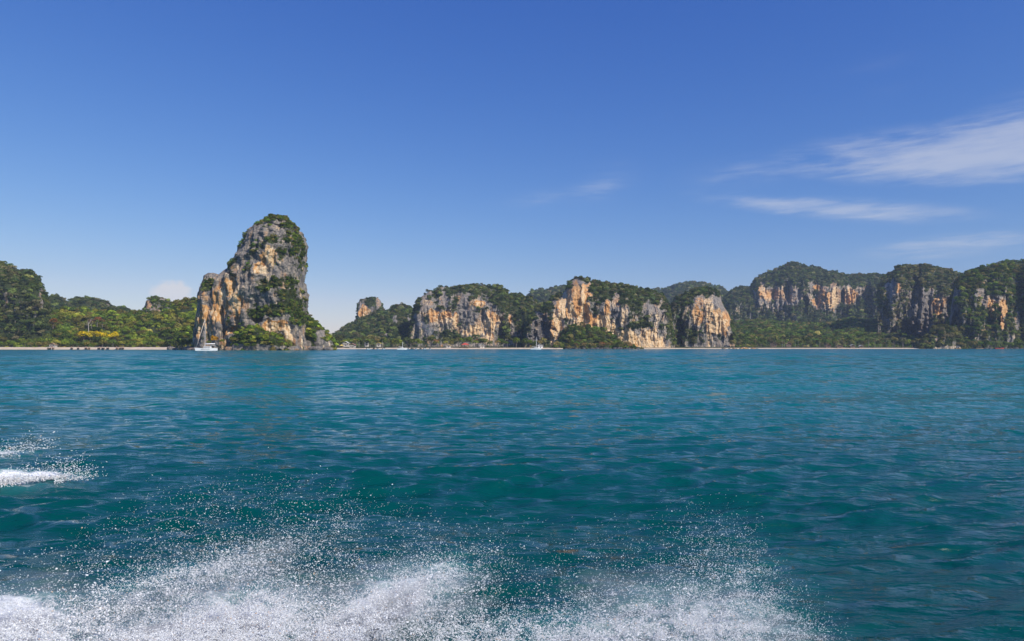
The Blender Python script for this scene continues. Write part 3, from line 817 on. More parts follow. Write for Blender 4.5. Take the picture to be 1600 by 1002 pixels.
# ------------------------------------------------------------------ the rock tower
def tower():
    Y0 = 490.0
    root = empty('limestone_tower', (wx(405, Y0), Y0, 0))
    tag(root, 'tall grey and orange limestone tower standing at the water with bushes on its ledges', 'rock tower')
    off = np.array([root.location.x, root.location.y, 0])
    def solid(name, L, R, dep, seed, patches, cover, nz, nt, amp=1.0, ctr=0.0, expo=2.6, plantspec=None):
        L = np.array(L, float); R = np.array(R, float)
        py = np.linspace(max(L[0, 0], R[0, 0]), 550, nz)
        l = np.interp(py, L[:, 0], L[:, 1]); r = np.interp(py, R[:, 0], R[:, 1])
        th = np.linspace(0, 2 * np.pi, nt, endpoint=False)
        # more points on the side that faces the water
        th = th + 0.45 * np.sin(th + np.pi / 2) * 1.0
        T, PY = np.meshgrid(th, py, indexing='xy')
        cxp, hw = (l + r)[:, None] / 2, (r - l)[:, None] / 2
        c, s = np.cos(T), np.sin(T)
        se = lambda v: np.sign(v) * np.abs(v) ** (2 / expo)
        a = hw / F * Y0
        top = np.clip((PY - py[0]) / 14.0, 0, 1) ** 0.5
        Y = Y0 + ctr + np.minimum(dep, a * 1.3 + 4) * se(s)
        Yr = np.minimum(Y, Y0)
        X = (cxp + hw * se(c) - 800) / F * Yr
        Z = wz(PY, Yr)
        P = np.stack([X, Y, Z], -1)
        nrm = np.stack([c, s, 0 * c], -1)
        PX = X / Yr * F + 800
        front = sstep(0.25, -0.25, s)
        warp = fbm(P / np.array([5.5, 5.5, 7.5]), 3, off=seed)
        pm = patch_masks(PX, PY, patches, warp)
        zero = 0 * PX
        for k in pm: pm[k] = pm[k] * front
        d = 3.2 * fbm(P / np.array([14, 14, 30.0]), 3, off=seed * 1.3)
        d += 2.0 * ridge(P / np.array([6.0, 6.0, 26.0]), 3, off=seed * 2.1) - 1.0
        d += 1.3 * fbm(P / np.array([2.4, 2.4, 3.4]), 3, off=seed * 0.7)
        d += 1.2 * np.sin(PY / 6.0 + 3 * fbm(P / 20, 2)) * 0.5
        d -= 0.5
        d -= pm.get('cave', zero) * 12.0
        d += pm.get('out', zero) * 5.0
        edge = 0.55 + 0.45 * np.abs(s)
        d *= amp * edge * top
        P = P + nrm * d[..., None]
        P[..., 2] += amp * 0.8 * top * fbm(P / np.array([3.5, 3.5, 3.0]), 2, off=seed + 3)
        V = P.reshape(-1, 3)
        FC = grid_faces(nz, nt, wrap=True)[:, ::-1]
        # top cap
        V = np.vstack([V, [[X[0].mean(), Y[0].mean(), Z[0].mean() + 0.3]]])
        k = np.arange(nt)
        cap = np.stack([k, np.full(nt, len(V) - 1), np.full(nt, len(V) - 1), (k + 1) % nt], -1)
        bare = np.maximum.reduce([pm.get(k_, zero) for k_ in ('o', 'c', 'g')])
        veg = np.clip(cover + 0.30 * warp + 0.30 * fbm(P / np.array([1.6, 1.6, 2.0]), 2, off=seed * 5.0) - 1.2 * bare + pm.get('v', zero), 0, 1)
        ap = lambda v: np.append((v + zero).reshape(-1), 0.8)
        lft = sstep(440, 330, PX) * sstep(380, 470, PY)
        at = {'veg': ap(veg), 'stain': ap(np.maximum(pm.get('o', zero), 0.13 + 0.22 * lft + 0.38 * fbm(P / np.array([7, 7, 14.0]), 3, off=seed * 7))), 'cream': ap(np.maximum(pm.get('c', zero), 0.18 + 0.10 * lft + 0.35 * fbm(P / np.array([4, 4, 11.0]), 3, off=seed * 9))), 'dark_and_shade': ap(pm.get('s', zero))}
        o = mesh_obj(name, V - off, FC, ROCK, root, True, at)
        fv = at['veg'][FC].mean(1)
        if plantspec:
            plant('shrubs', V - off, FC, sstep(0.45, 0.72, fv), plantspec[0], plantspec[1], plantspec[2], seed + 70, root, sink=0.1)
        return V, FC, fv
    main_p = [(433, 339, 34, 7, 'v', 1.0), (398, 350, 12, 4, 'v', .7), (386, 358, 8, 4, 'v', .7), (412, 343, 14, 5, 'v', .8), (466, 366, 7, 12, 'v', .5), (472, 388, 5, 14, 'v', .5), (447, 352, 10, 7, 'v', .5), (425, 375, 10, 8, 'v', .45), (398, 395, 8, 6, 'v', .3), (440, 395, 8, 10, 'v', .4), (380, 366, 8, 7, 'v', .7), (455, 352, 10, 8, 'v', .5), (462, 385, 8, 18, 'v', .45), (450, 372, 8, 10, 'v', .4), (404, 385, 12, 6, 'v', .35), (395, 372, 16, 8, 'v', .35),
              (430, 400, 6, 8, 'v', .35), (425, 441, 22, 9, 'v', .8), (412, 450, 12, 8, 'v', .55), (455, 440, 12, 10, 'v', .7), (450, 462, 16, 12, 'v', .75), (455, 480, 20, 14, 'v', 1.0), (430, 486, 20, 10, 'v', .9), (402, 488, 18, 9, 'v', .9), (465, 497, 14, 12, 'v', 1.0),
              (362, 405, 5, 22, 'v', .4), (470, 410, 4, 16, 'v', .5), (374, 372, 4, 10, 'v', .5),
              (420, 397, 7, 18, 'c', 1.2), (426, 412, 5, 12, 'c', .9), (410, 402, 6, 12, 'o', .9), (405, 418, 8, 12, 'o', 1.0), (403, 424, 7, 10, 'c', .6), (416, 425, 9, 14, 'c', .45), (428, 405, 8, 16, 'o', .6),
              (356, 450, 14, 22, 'o', .7), (350, 490, 13, 34, 'o', 1.0), (367, 470, 6, 26, 'c', .8), (371, 485, 8, 24, 'o', 1.0), (369, 480, 6, 20, 'c', .8), (380, 460, 6, 12, 'c', .35), (355, 515, 7, 16, 'o', 1.0), (352, 500, 5, 24, 'c', .5), (375, 440, 10, 25, 'o', .35),
              (425, 512, 24, 12, 'o', 1.2), (428, 514, 16, 10, 'c', 1.0), (446, 518, 10, 14, 'c', .7), (440, 505, 12, 8, 'o', .8), (452, 530, 8, 14, 'c', .7), (468, 532, 12, 18, 'g', 1.0), (415, 500, 9, 5, 'g', .8),
              (344, 485, 5, 18, 'cave', 1.2), (348, 515, 5, 22, 'cave', 1.1), (344, 490, 6, 24, 's', .5), (371, 500, 4.5, 10, 'cave', 1.2), (364, 516, 8, 6, 'cave', 1.2), (365, 440, 4, 18, 'cave', .5), (402, 500, 12, 4, 'cave', .6), (420, 523, 14, 3, 'cave', .5), (405, 520, 14, 8, 'v', .8), (380, 455, 20, 40, 'g', .35), (400, 365, 20, 14, 'g', .4), (440, 420, 20, 14, 'g', .5), (395, 465, 18, 14, 'g', .6), (420, 470, 14, 8, 'g', .6)]  # cave recess also gets painted shade
    solid('rock', [(336.5, 429), (339, 420), (346, 409), (352, 399), (358, 391), (365, 385), (380, 380), (395, 372), (413, 360.5), (430, 350), (445, 344), (470, 340), (500, 338), (550, 336)],
          [(336.5, 436), (338, 442), (345, 451), (352, 457), (358, 461), (370, 467), (382, 470), (399, 470), (416, 469.5), (435, 468), (461, 471), (485, 474), (502, 478), (550, 480)],
          34, 61, main_p, 0.38, 290, 370, plantspec=(1.75, (0.9, 2.0), 'mid'))
    sh_p = [(330, 428, 14, 6, 'g', .6), (327, 445, 10, 12, 'v', .8), (312, 455, 6, 16, 'g', .8), (330, 470, 10, 10, 'g', .7), (322, 495, 15, 18, 'o', 1.1), (310, 510, 9, 18, 'o', 1.2), (312, 514, 6, 8, 'c', .9), (325, 508, 8, 14, 'c', .5), (335, 505, 8, 20, 'o', .8),
            (306, 520, 3, 10, 'cave', 1.2), (315, 522, 3, 12, 'cave', 1.0), (328, 500, 2.5, 16, 'cave', .7)]
    solid('rock', [(426.5, 325), (431, 319), (440, 315), (455, 311), (473, 308), (500, 304), (526, 301), (550, 302)],
          [(426.5, 334), (429, 341), (440, 348), (470, 356), (550, 362)], 18, 62, sh_p, 0.35, 150, 260, amp=0.75, ctr=-2, plantspec=(2.2, (1.1, 2.4), 'mid'))
    solid('rock', [(419, 355), (426, 346), (433, 337), (440, 331), (455, 327), (500, 322), (550, 320)], [(419, 361), (426, 366), (440, 368), (455, 370), (500, 374), (550, 378)],
          20, 65, [(344, 490, 4, 18, 'cave', .7), (349, 520, 4, 18, 'cave', .8), (336, 480, 10, 30, 'o', .9), (356, 480, 8, 30, 'o', .8), (352, 455, 8, 14, 'c', .5), (348, 445, 14, 10, 'g', .6)], 0.28, 110, 240, amp=0.7, ctr=-7, plantspec=(2.4, (1.0, 2.0), 'mid'))
    # wooded apron on the right and the scree in front
    solid('rock', [(498, 468), (506, 462), (520, 455), (550, 450)], [(498, 481), (505, 489), (513, 499), (520, 508), (530, 513), (540, 517), (550, 518)],
          16, 63, [(500, 522, 8, 6, 'g', .9), (505, 538, 16, 7, 'g', 1.2), (478, 540, 10, 8, 'g', 1.0)], 0.8, 60, 160, amp=0.55, ctr=2, plantspec=(2.3, (1.2, 2.6), 'lit'))
    solid('scree', [(507, 386), (512, 380), (520, 372), (535, 362), (550, 355)], [(507, 396), (513, 408), (522, 424), (530, 444), (540, 456), (550, 460)],
          17, 64, [(400, 543, 60, 5, 'g', 1.4)], 0.95, 50, 160, amp=0.35, ctr=-26, plantspec=(2.4, (1.3, 2.7), 'lit'))
    # wave-cut ledge with boulders all along the waterline
    g = np.random.default_rng(66)
    for i in range(46):
        p = g.uniform(264, 516)
        r = g.uniform(1.2, 3.0)
        bm = bmesh.new()
        bmesh.ops.create_icosphere(bm, subdivisions=2, radius=1.0)
        pv = np.array([v.co[:] for v in bm.verts])
        k = 1 + 0.28 * fbm(pv * 1.3, 2, off=i * 3.7)
        for v, kk in zip(bm.verts, k): v.co = v.co * kk
        yy = (455 if 355 < p < 462 else 470) + g.uniform(-2, 4) if p > 300 else 486 + g.uniform(-3, 5) + (300 - p) * 1.8
        bmesh.ops.scale(bm, vec=(r * g.uniform(1.0, 2.0), r * g.uniform(0.9, 1.4), r * g.uniform(0.6, 1.0)), verts=bm.verts)
        me = bpy.data.meshes.new('boulder'); bm.to_mesh(me); bm.free()
        for q in me.polygons: q.use_smooth = True
        me.materials.append(ROCK)
        for nm, vl in (('veg', 0.0), ('stain', float(g.uniform(0, .5))), ('cream', float(g.uniform(0, .35))), ('dark_and_shade', 0.2)):
            a = me.attributes.new(nm, 'FLOAT', 'POINT'); a.data.foreach_set('value', np.full(len(me.vertices), vl, np.float32))
        o = bpy.data.objects.new('boulder', me); COL.objects.link(o); o.parent = root
        o.location = (wx(p, yy) - off[0], yy - off[1], r * 0.25)
tower()

# ------------------------------------------------------------------ beaches
def beach(label, pts, depth, hgt):
    """pts: (px, distance of the waterline); a strip of sand that rises inland"""
    pts = np.array(pts, float)
    px = np.arange(pts[0, 0], pts[-1, 0] + .1, 1.5)
    y0 = np.interp(px, pts[:, 0], pts[:, 1])
    n = 9
    V = []
    for k in range(n):
        f = k / (n - 1)
        yy = y0 + depth * (f - 0.25) + 1.2 * fbm(np.stack([px / 9, 0 * px + f, 0 * px], -1), 2)
        zz = np.where(f < .25, -0.8 + f * 3.4, hgt * ((f - .25) / .75) ** 0.8) + 0.12 * fbm(np.stack([px / 3, 0 * px + f * 3, 0 * px + 7], -1), 2) + 0.05
        V.append(np.stack([(px - 800) / F * yy, yy, zz], -1))
    V = np.array(V)
    o = mesh_obj('beach', V.reshape(-1, 3), grid_faces(n, len(px)), SAND)
    tag(o, label, kind='structure')
beach('pale sand beach along the left shore', [(-140, 570), (0, 565), (80, 562), (160, 560), (230, 556), (272, 548)], 24, 2.0)
beach('pale sand beach in the middle of the bay', [(512, 640), (560, 655), (700, 668), (800, 672), (880, 676)], 22, 1.3)
beach('narrow yellow sand beach under the cream cliff and along the right shore', [(1006, 700), (1060, 722), (1150, 735), (1300, 745), (1400, 745), (1448, 742)], 24, 1.1)

def flat_land(label, pts, far):
    pts = np.array(pts, float)
    px = np.arange(pts[0, 0], pts[-1, 0] + .1, 4)
    y0 = np.interp(px, pts[:, 0], pts[:, 1])
    V = np.array([np.stack([(px - 800) / F * (y0 + (far - y0) * f), y0 + (far - y0) * f, 0 * px + z], -1) for f, z in ((0, -0.5), (0.03, 1.4), (0.2, 2.0), (1, 3.0))])
    o = mesh_obj('ground', V.reshape(-1, 3), grid_faces(4, len(px)), SOIL)
    tag(o, label, kind='structure')
flat_land('wooded ground behind the left beach', [(-145, 583), (160, 574), (300, 565)], 690)
flat_land('wooded ground behind the middle beach', [(495, 650), (700, 685), (905, 694)], 900)
flat_land('wooded ground behind the right beach', [(1000, 722), (1150, 752), (1300, 762), (1490, 762)], 900)

# ------------------------------------------------------------------ single trees
def trunk_mesh(name, seed, h, r, limbs, m, bend=0.1):
    g = np.random.default_rng(seed)
    V, FC = [], []
    def tube(pts, rad, n=6):
        b0 = len(V)
        for p, rr in zip(pts, rad):
            for k in range(n):
                a = 2 * math.pi * k / n
                V.append((p[0] + rr * math.cos(a), p[1] + rr * math.sin(a), p[2]))
        for i in range(len(pts) - 1):
            for k in range(n):
                FC.append((b0 + i * n + k, b0 + i * n + (k + 1) % n, b0 + (i + 1) * n + (k + 1) % n, b0 + (i + 1) * n + k))
    bx, by = g.normal(0, bend, 2)
    zs = np.linspace(-0.25, h, 6)
    ax = lambda z: np.array([bx * (z / h) ** 2, by * (z / h) ** 2, z])
    tube([ax(z) for z in zs], np.linspace(r, r * 0.5, 6))
    for i in range(limbs):
        z0 = h * g.uniform(0.45, 0.95); a = i * 2.4 + g.uniform(-.3, .3); ln = g.uniform(0.45, 0.85)
        p0 = ax(z0); d = np.array([math.cos(a), math.sin(a), g.uniform(0.3, 1.0)]) * ln
        tube([p0, p0 + d * 0.5, p0 + d * np.array([.9, .9, 1.2])], [r * 0.45, r * 0.3, r * 0.1], 5)
    me = bpy.data.meshes.new(name)
    me.from_pydata(V, [], FC); me.update()
    me.materials.append(m)
    return me
TRUNKS = [trunk_mesh('trunk', 400 + i, 1.25, 0.085, 4, BARK) for i in range(3)]
PTRUNK = trunk_mesh('trunk', 410, 2.6, 0.055, 0, PALEBARK, 0.35)
TREES = []
def tree(px, Y, gz, r, tint, label, group, kind='broad', idx=None, hs=1.0, name=None):
    """gz: ground height; r: crown radius"""
    nm = name or ('palm_tree' if kind == 'palm' else 'broadleaf_tree')
    e = empty(nm, (wx(px, Y), Y, gz), random.uniform(0, 6.28))
    tag(e, label, 'palm tree' if kind == 'palm' else 'tree', group)
    if kind == 'palm':
        tm, cm, cz = PTRUNK, PALMS[random.randrange(2)].data, 2.55
    else:
        tm, cm, cz = TRUNKS[random.randrange(3)], CROWNS[random.randrange(7) if idx is None else idx].data, 1.35
    t = bpy.data.objects.new('trunk', tm); COL.objects.link(t); t.parent = e
    t.scale = (r, r, r * hs)
    c = bpy.data.objects.new('crown', cm); COL.objects.link(c); c.parent = e
    c.location = (0, 0, cz * r * hs)
    c.scale = (r * random.uniform(.9, 1.15), r * random.uniform(.9, 1.15), r * random.uniform(.85, 1.1))
    c['tint'] = [float(v) for v in tint]
    TREES.append(e)
    return e
def surf_height(dat):
    """height of a hill's front at (px, distance)"""
    V, FC, fv, rowi, ne = dat
    pxs = V[:, 0] / V[:, 1] * F + 800
    bins = {}
    for p, y, z in zip(np.round(pxs / 6).astype(int), np.round(V[:, 1] / 6).astype(int), V[:, 2]):
        bins.setdefault((p, y), z)
    def q(px, Y):
        k = (int(round(px / 6)), int(round(Y / 6)))
        return bins.get(k)
    return q
hL, hM, hR = surf_height(left_dat), surf_height(mid_dat), surf_height(plain_dat)
gT = np.random.default_rng(77)
def pick(pal): 
    P = PAL[pal]
    return P[gT.integers(len(P))] * 1.35 * gT.uniform(0.55, 1.45)

# special ones first
for (px, py, r) in ((131, 523, 4.2), (141, 524, 3.6), (158, 524, 4.2), (172, 526, 3.4), (180, 524, 3.2), (150, 523, 3.0)):
    Y = 600
    r *= 1.3
    tree(px, Y, wz(py, Y) - 1.35 * r, r, (0.66, 0.50, 0.012) if px not in (150, 141) else (0.45, 0.36, 0.02), 'bright yellow flowering tree in the row above the left beach', 'yellow flowering trees')
for (px, py, r, c, lab) in ((83, 502, 4.4, (0.30, 0.135, 0.03), 'orange leaved tree standing alone on the left hillside, nearer the dark cliff'),
                            (152, 499, 4.4, (0.27, 0.115, 0.05), 'rust brown tree on the left hillside above the yellow trees'),
                            (143, 503, 4.0, (0.19, 0.125, 0.085), 'pinkish brown thin tree beside the rust brown tree on the left hillside'),
                            (160, 502, 3.6, (0.20, 0.11, 0.05), 'smaller brown tree right of the rust brown tree on the left hillside')):
    Y = 625
    tree(px, Y, wz(py, Y) - 1.35 * r, r, c, lab, None)
def bare_tree(px, py, Y, h):
    e = empty('bare_tree', (wx(px, Y), Y, wz(py, Y)))
    tag(e, 'leafless pale tree with a bare trunk above the yellow trees', 'tree')
    me = trunk_mesh('trunk', 900, 1.0, 0.05, 9, PALEBARK)
    o = bpy.data.objects.new('trunk', me); COL.objects.link(o); o.parent = e; o.scale = (h, h, h)
bare_tree(138.5, 517, 603, 7.5)
tree(335, 452, wz(540, 452), 3.1, (0.50, 0.26, 0.012), 'golden orange bush tree behind the catamaran at the tower foot', None)
tree(346, 456, wz(541, 456), 2.4, (0.16, 0.18, 0.02), 'small yellow green tree right of the golden orange bush tree', None)
tree(326, 458, wz(542, 458), 2.2, (0.13, 0.17, 0.02), 'small green tree left of the golden orange bush tree', None)
# the shore belts
LAB = {'L': ('tree behind the left beach', 'trees behind the left beach'),
       'H': ('tree on the left hillside', 'trees on the left hillside'),
       'T': ('tree at the water on the rocky point left of the tower', 'trees left of the tower foot'),
       'M': ('tree behind the middle beach', 'trees behind the middle beach'),
       'D': ('brown dry tree in the belt behind the middle beach', 'dry trees behind the middle beach'),
       'O': ('tree on the mound under the orange cliff', 'trees on the mound under the orange cliff'),
       'Y': ('yellowish tree at the water foot of the mound under the orange cliff', 'yellowish trees at the foot of the mound'),
       'R': ('tree behind the right beach', 'trees behind the right beach'),
       'E': ('tree under the right headland', 'trees at the foot of the right headland'),
       'S': ('shrubby tree at the scree foot in front of the tower', 'trees in front of the tower foot')}
ZONES = {'L': [(75, 'below the dark left cliff'), (128, 'behind the leftmost longtail boats'), (200, 'below the yellow flowering trees'), (999, 'between the longtail boats and the tower')],
         'H': [(128, 'below the low dark ridge'), (190, 'above the yellow flowering trees'), (245, 'below the grey rock outcrop'), (999, 'beside the tower')],
         'M': [(600, 'near the yellow roofed pavilion'), (690, 'behind the row of motorboats'), (765, 'beside the red pavilion'), (9999, 'left of the white house')],
         'R': [(1225, 'nearest the cream cliff'), (1300, 'around the pinkish bungalows'), (1370, 'behind the thatched hut'), (9999, 'nearest the round boulder')],
         'O': [(905, 'on its left shoulder'), (930, 'near its top'), (9999, 'on its falling right side')],
         'E': [(1535, 'next to the round boulder'), (1570, 'behind the red canopied boat'), (9999, 'at the picture edge')]}
def hue_word(t):
    r, g, b = t
    if r > g * 1.12: return 'brownish'
    if r > g * 0.95: return 'olive brown'
    lum = r * .3 + g * .6
    if r > g * 0.8: return 'yellow green' if lum > .13 else 'olive green'
    return 'bright green' if lum > .14 else ('mid green' if lum > .09 else 'dark green')
def full_label(key, px, r, tint, base, kind):
    size = 'small ' if r < 3.2 else ('large ' if r > 4.4 else '')
    b = base
    for w in ('green tree', 'tree', 'yellowish tree', 'brown dry tree'):
        pass
    b = b.replace('green tree', 'tree', 1) if b.startswith('green tree') else b
    if key in ZONES:
        z = next(zz for lim, zz in ZONES[key] if px < lim)
        b = b + ', ' + z
    if b.startswith(('yellowish', 'brown dry', 'slender', 'coconut', 'shrubby')): return size + b
    return size + hue_word(tint) + ' ' + b
def belt(key, n, px0, px1, Yr, rr, pal, pyr=None, zf=None, kind='broad', hs=(0.6, 1.0), lab=None, grp=None):
    xs = np.linspace(px0, px1, n) + gT.uniform(-1, 1, n) * (px1 - px0) / n * 0.5
    for px in xs:
        Y = gT.uniform(*Yr); r = gT.uniform(*rr)
        z = zf(px, Y) if zf else 1.8
        if z is None: z = 2.0
        tc = pick(pal); tree(px, Y, z, r, tc, full_label(key, px, r, tc, lab or LAB[key][0], kind), grp or LAB[key][1], kind, hs=gT.uniform(*hs))
belt('L', 36, -4, 285, (583, 590), (2.8, 4.4), 'lit', hs=(0.5, 0.75))
belt('L', 26, -4, 285, (592, 603), (3.4, 4.8), 'lit', hs=(0.8, 1.15))
def hill_belt(key, n, px0, px1, ys, rr, pal, zf):
    k = 0
    while k < n:
        px, Y = gT.uniform(px0, px1), gT.uniform(*ys)
        z = zf(px, Y)
        if z is None: continue
        tc, r = pick(pal), gT.uniform(*rr); tree(px, Y, z - 1.0, r, tc, full_label(key, px, r, tc, LAB[key][0], ''), LAB[key][1], hs=gT.uniform(.7, 1.1)); k += 1
hill_belt('H', 30, 85, 300, (604, 680), (3.0, 4.8), 'lit', hL)
belt('T', 10, 276, 306, (500, 520), (2.6, 4.0), 'lit')
belt('M', 28, 520, 838, (688, 700), (3.2, 5.4), 'lit', hs=(0.8, 1.1))
belt('M', 14, 520, 838, (704, 716), (4.5, 6.2), 'olive', hs=(0.9, 1.3))
belt('D', 12, 560, 838, (686, 704), (3.4, 5.6), 'dry', hs=(0.8, 1.2))
belt('Y', 15, 868, 985, (682, 690), (3.0, 4.4), 'dry', hs=(0.6, 0.8), zf=lambda a, b: 0.8)
hill_belt('O', 26, 878, 968, (700, 735), (2.8, 4.4), 'mid', hM)
belt('R', 18, 1150, 1440, (766, 778), (3.2, 4.8), 'olive', hs=(0.7, 1.1))
belt('R', 16, 1150, 1440, (785, 800), (3.5, 5.2), 'mid', hs=(0.8, 1.3))
belt('R', 24, 1200, 1435, (772, 800), (3.0, 3.6), 'olive', kind='palm', hs=(0.9, 1.3), lab='slender coconut palm in the grove behind the right beach', grp='palms behind the right beach')
belt('M', 7, 516, 600, (682, 690), (2.8, 3.4), 'lit', kind='palm', hs=(0.8, 1.1), lab='coconut palm at the left end of the middle beach', grp='palms at the middle beach')
belt('E', 20, 1506, 1640, (768, 790), (3.4, 5.4), 'mid', hs=(0.5, 0.9), zf=lambda a, b: 1.2)
belt('S', 7, 372, 452, (444, 450), (1.8, 2.8), 'lit', hs=(0.5, 0.7), zf=lambda a, b: 1.8)

# the round overgrown rock in front of the dark headland
cliff_thing('overgrown_boulder', 'big round boulder covered in trees at the end of the right beach', 'rock', dict(
    sky=[(1436, 546), (1441, 532), (1447, 524), (1454, 515), (1462, 509), (1472, 506), (1482, 506), (1490, 511), (1497, 520), (1502, 530), (1506, 546)],
    near=742, crest=768, back=800, profile=DOME, cover=0.7, butt=4, flute=2, drop=4, res=0.6, patches=[(1480, 541, 30, 4, 'g', .9), (1462, 525, 5, 8, 'g', .5)],
    plant=dict(spacing=3.4, rad=(2.4, 4.2), pal='olive')), 71)

# ------------------------------------------------------------------ boats, huts
WHITE = plain('white_gelcoat', (0.80, 0.80, 0.79), 0.35, 0.04)
ALU = plain('pale_spar', (0.55, 0.52, 0.50), 0.4, 0.05)
WINDOWM = plain('dark_window', (0.02, 0.025, 0.03), 0.15, 0.1)
ROPE = plain('rigging_wire', (0.35, 0.34, 0.33), 0.5, 0.1)
SAILC = plain('furled_sail', (0.72, 0.60, 0.50), 0.8, 0.08)
WOODD = plain('dark_hull_wood', (0.06, 0.04, 0.03), 0.6, 0.3)
WOODL = plain('deck_wood', (0.30, 0.18, 0.09), 0.6, 0.2)
CANVAS = plain('grey_canvas', (0.20, 0.22, 0.24), 0.8, 0.15)
REDC = plain('red_canvas', (0.50, 0.07, 0.04), 0.7, 0.15)
YELC = plain('yellow_canvas', (0.68, 0.50, 0.12), 0.7, 0.15)
THATCH = plain('thatch', (0.30, 0.20, 0.12), 0.95, 0.25)
PINKR = plain('terracotta_roof', (0.36, 0.17, 0.12), 0.8, 0.2)
WALLC = plain('plaster', (0.55, 0.50, 0.44), 0.8, 0.1)
WALLD = plain('weathered_boards', (0.22, 0.16, 0.11), 0.85, 0.2)
WHITER = plain('pale_roof', (0.70, 0.69, 0.66), 0.7, 0.08)

def part(name, bm, m, parent, smooth=False):
    me = bpy.data.meshes.new(name); bm.to_mesh(me); bm.free()
    for q in me.polygons: q.use_smooth = smooth
    me.materials.append(m)
    o = bpy.data.objects.new(name, me); COL.objects.link(o); o.parent = parent
    return o
def b_box(bm, c, s, bev=0.0):
    r = bmesh.ops.create_cube(bm, size=1.0)
    bmesh.ops.scale(bm, vec=s, verts=r['verts']); bmesh.ops.translate(bm, vec=c, verts=r['verts'])
    if bev: bmesh.ops.bevel(bm, geom=list({e for v in r['verts'] for e in v.link_edges}), offset=bev, segments=2, affect='EDGES')
def b_rod(bm, p, q, r0, r1=None, n=8):
    p, q = Vector(p), Vector(q); r1 = r0 if r1 is None else r1
    d = q - p
    r = bmesh.ops.create_cone(bm, segments=n, radius1=r0, radius2=r1, depth=d.length, cap_ends=True)
    m = d.to_track_quat('Z', 'Y').to_matrix().to_4x4(); m.translation = (p + q) / 2
    bmesh.ops.transform(bm, matrix=m, verts=r['verts'])
def b_hull(bm, L, B, H, rake=0.25, sheer=0.25, n=14, stern=0.75, off=0.0, bow=1.0):
    """a hull along +X, keel at -0.35 H"""
    rings = []
    for i in range(n + 1):
        f = i / n
        w = B / 2 * (stern + (1 - stern) * min(1, f * 2.2)) * (1 - max(0, (f - .55) / .45) ** 2.0 * 0.98)
        zt = H * (1 + sheer * max(0, f - .4) ** 1.5 * bow)
        x = -L / 2 + L * f
        xr = x + rake * H * (f ** 3)
        rings.append([bm.verts.new((x, off, -0.35 * H)), bm.verts.new((x, off + w * .7, -0.15 * H)), bm.verts.new((xr, off + w, zt)),
                      bm.verts.new((xr, off - w, zt)), bm.verts.new((x, off - w * .7, -0.15 * H))])
    for a, b in zip(rings, rings[1:]):
        for k in range(5):
            bm.faces.new((a[k], a[(k + 1) % 5], b[(k + 1) % 5], b[k]))
    bm.faces.new(rings[0]); bm.faces.new(rings[-1][::-1])
    bmesh.ops.recalc_face_normals(bm, faces=bm.faces)

def catamaran(px, Y):
    e = empty('catamaran', (wx(px, Y), Y, 0), math.radians(198))
    tag(e, 'white sailing catamaran anchored before the foot of the rock tower', 'catamaran')
    for s in (-1, 1):
        bm = bmesh.new(); b_hull(bm, 12.0, 1.5, 1.5, 0.4, 0.3, off=s * 2.5)
        h = part('hull', bm, WHITE, e, False)
        bm = bmesh.new(); b_box(bm, (0.5, s * 3.24, 0.95), (5.0, 0.06, 0.22)); part('window', bm, WINDOWM, h)
    bm = bmesh.new(); b_box(bm, (-1.2, 0, 1.3), (7.6, 4.6, 0.5), 0.1); part('deck', bm, WHITE, e)
    bm = bmesh.new(); b_box(bm, (-0.6, 0, 2.15), (4.6, 4.0, 1.2), 0.3); cb = part('cabin', bm, WHITE, e)
    bm = bmesh.new()
    for s in (-1, 1): b_box(bm, (-0.4, s * 2.0, 2.25), (3.6, 0.06, 0.5))
    b_box(bm, (1.72, 0, 2.25), (0.06, 3.2, 0.5)); part('window', bm, WINDOWM, cb)
    bm = bmesh.new(); b_box(bm, (-3.7, 0, 3.1), (3.2, 4.2, 0.14), 0.05); bim = part('bimini_top', bm, WHITE, e)
    bm = bmesh.new()
    for sx in (-5.1, -2.4):
        for s in (-1.9, 1.9): b_rod(bm, (sx, s, 1.5), (sx, s, 3.1), 0.05)
    part('post', bm, ALU, bim)
    bm = bmesh.new(); b_rod(bm, (1.0, 0, 2.7), (1.0, 0, 20.0), 0.15, 0.11, 10); part('mast', bm, ALU, e)
    bm = bmesh.new(); b_rod(bm, (1.0, 0, 3.9), (-5.0, 0, 4.1), 0.12); b = part('boom', bm, ALU, e)
    bm = bmesh.new(); b_rod(bm, (0.8, 0, 4.2), (-4.8, 0, 4.35), 0.32, 0.2, 10); part('furled_mainsail', bm, WHITE, b, True)
    bm = bmesh.new(); b_rod(bm, (6.0, 0, 1.8), (1.2, 0, 18.6), 0.14, 0.12); part('furled_jib', bm, SAILC, e, True)
    for s in (-1, 1):
        bm = bmesh.new(); b_rod(bm, (0.2, s * 3.0, 1.5), (1.0, 0, 18.0), 0.03, n=5); part('shroud', bm, ROPE, e)
        bm = bmesh.new(); b_rod(bm, (0.7, 0, 11.5), (0.6, s * 1.2, 11.6), 0.05, n=5); part('spreader', bm, ALU, e)
    bm = bmesh.new(); b_rod(bm, (5.2, -2.5, 1.6), (5.2, 2.5, 1.6), 0.14); part('crossbeam', bm, ALU, e)
catamaran(323, 425)

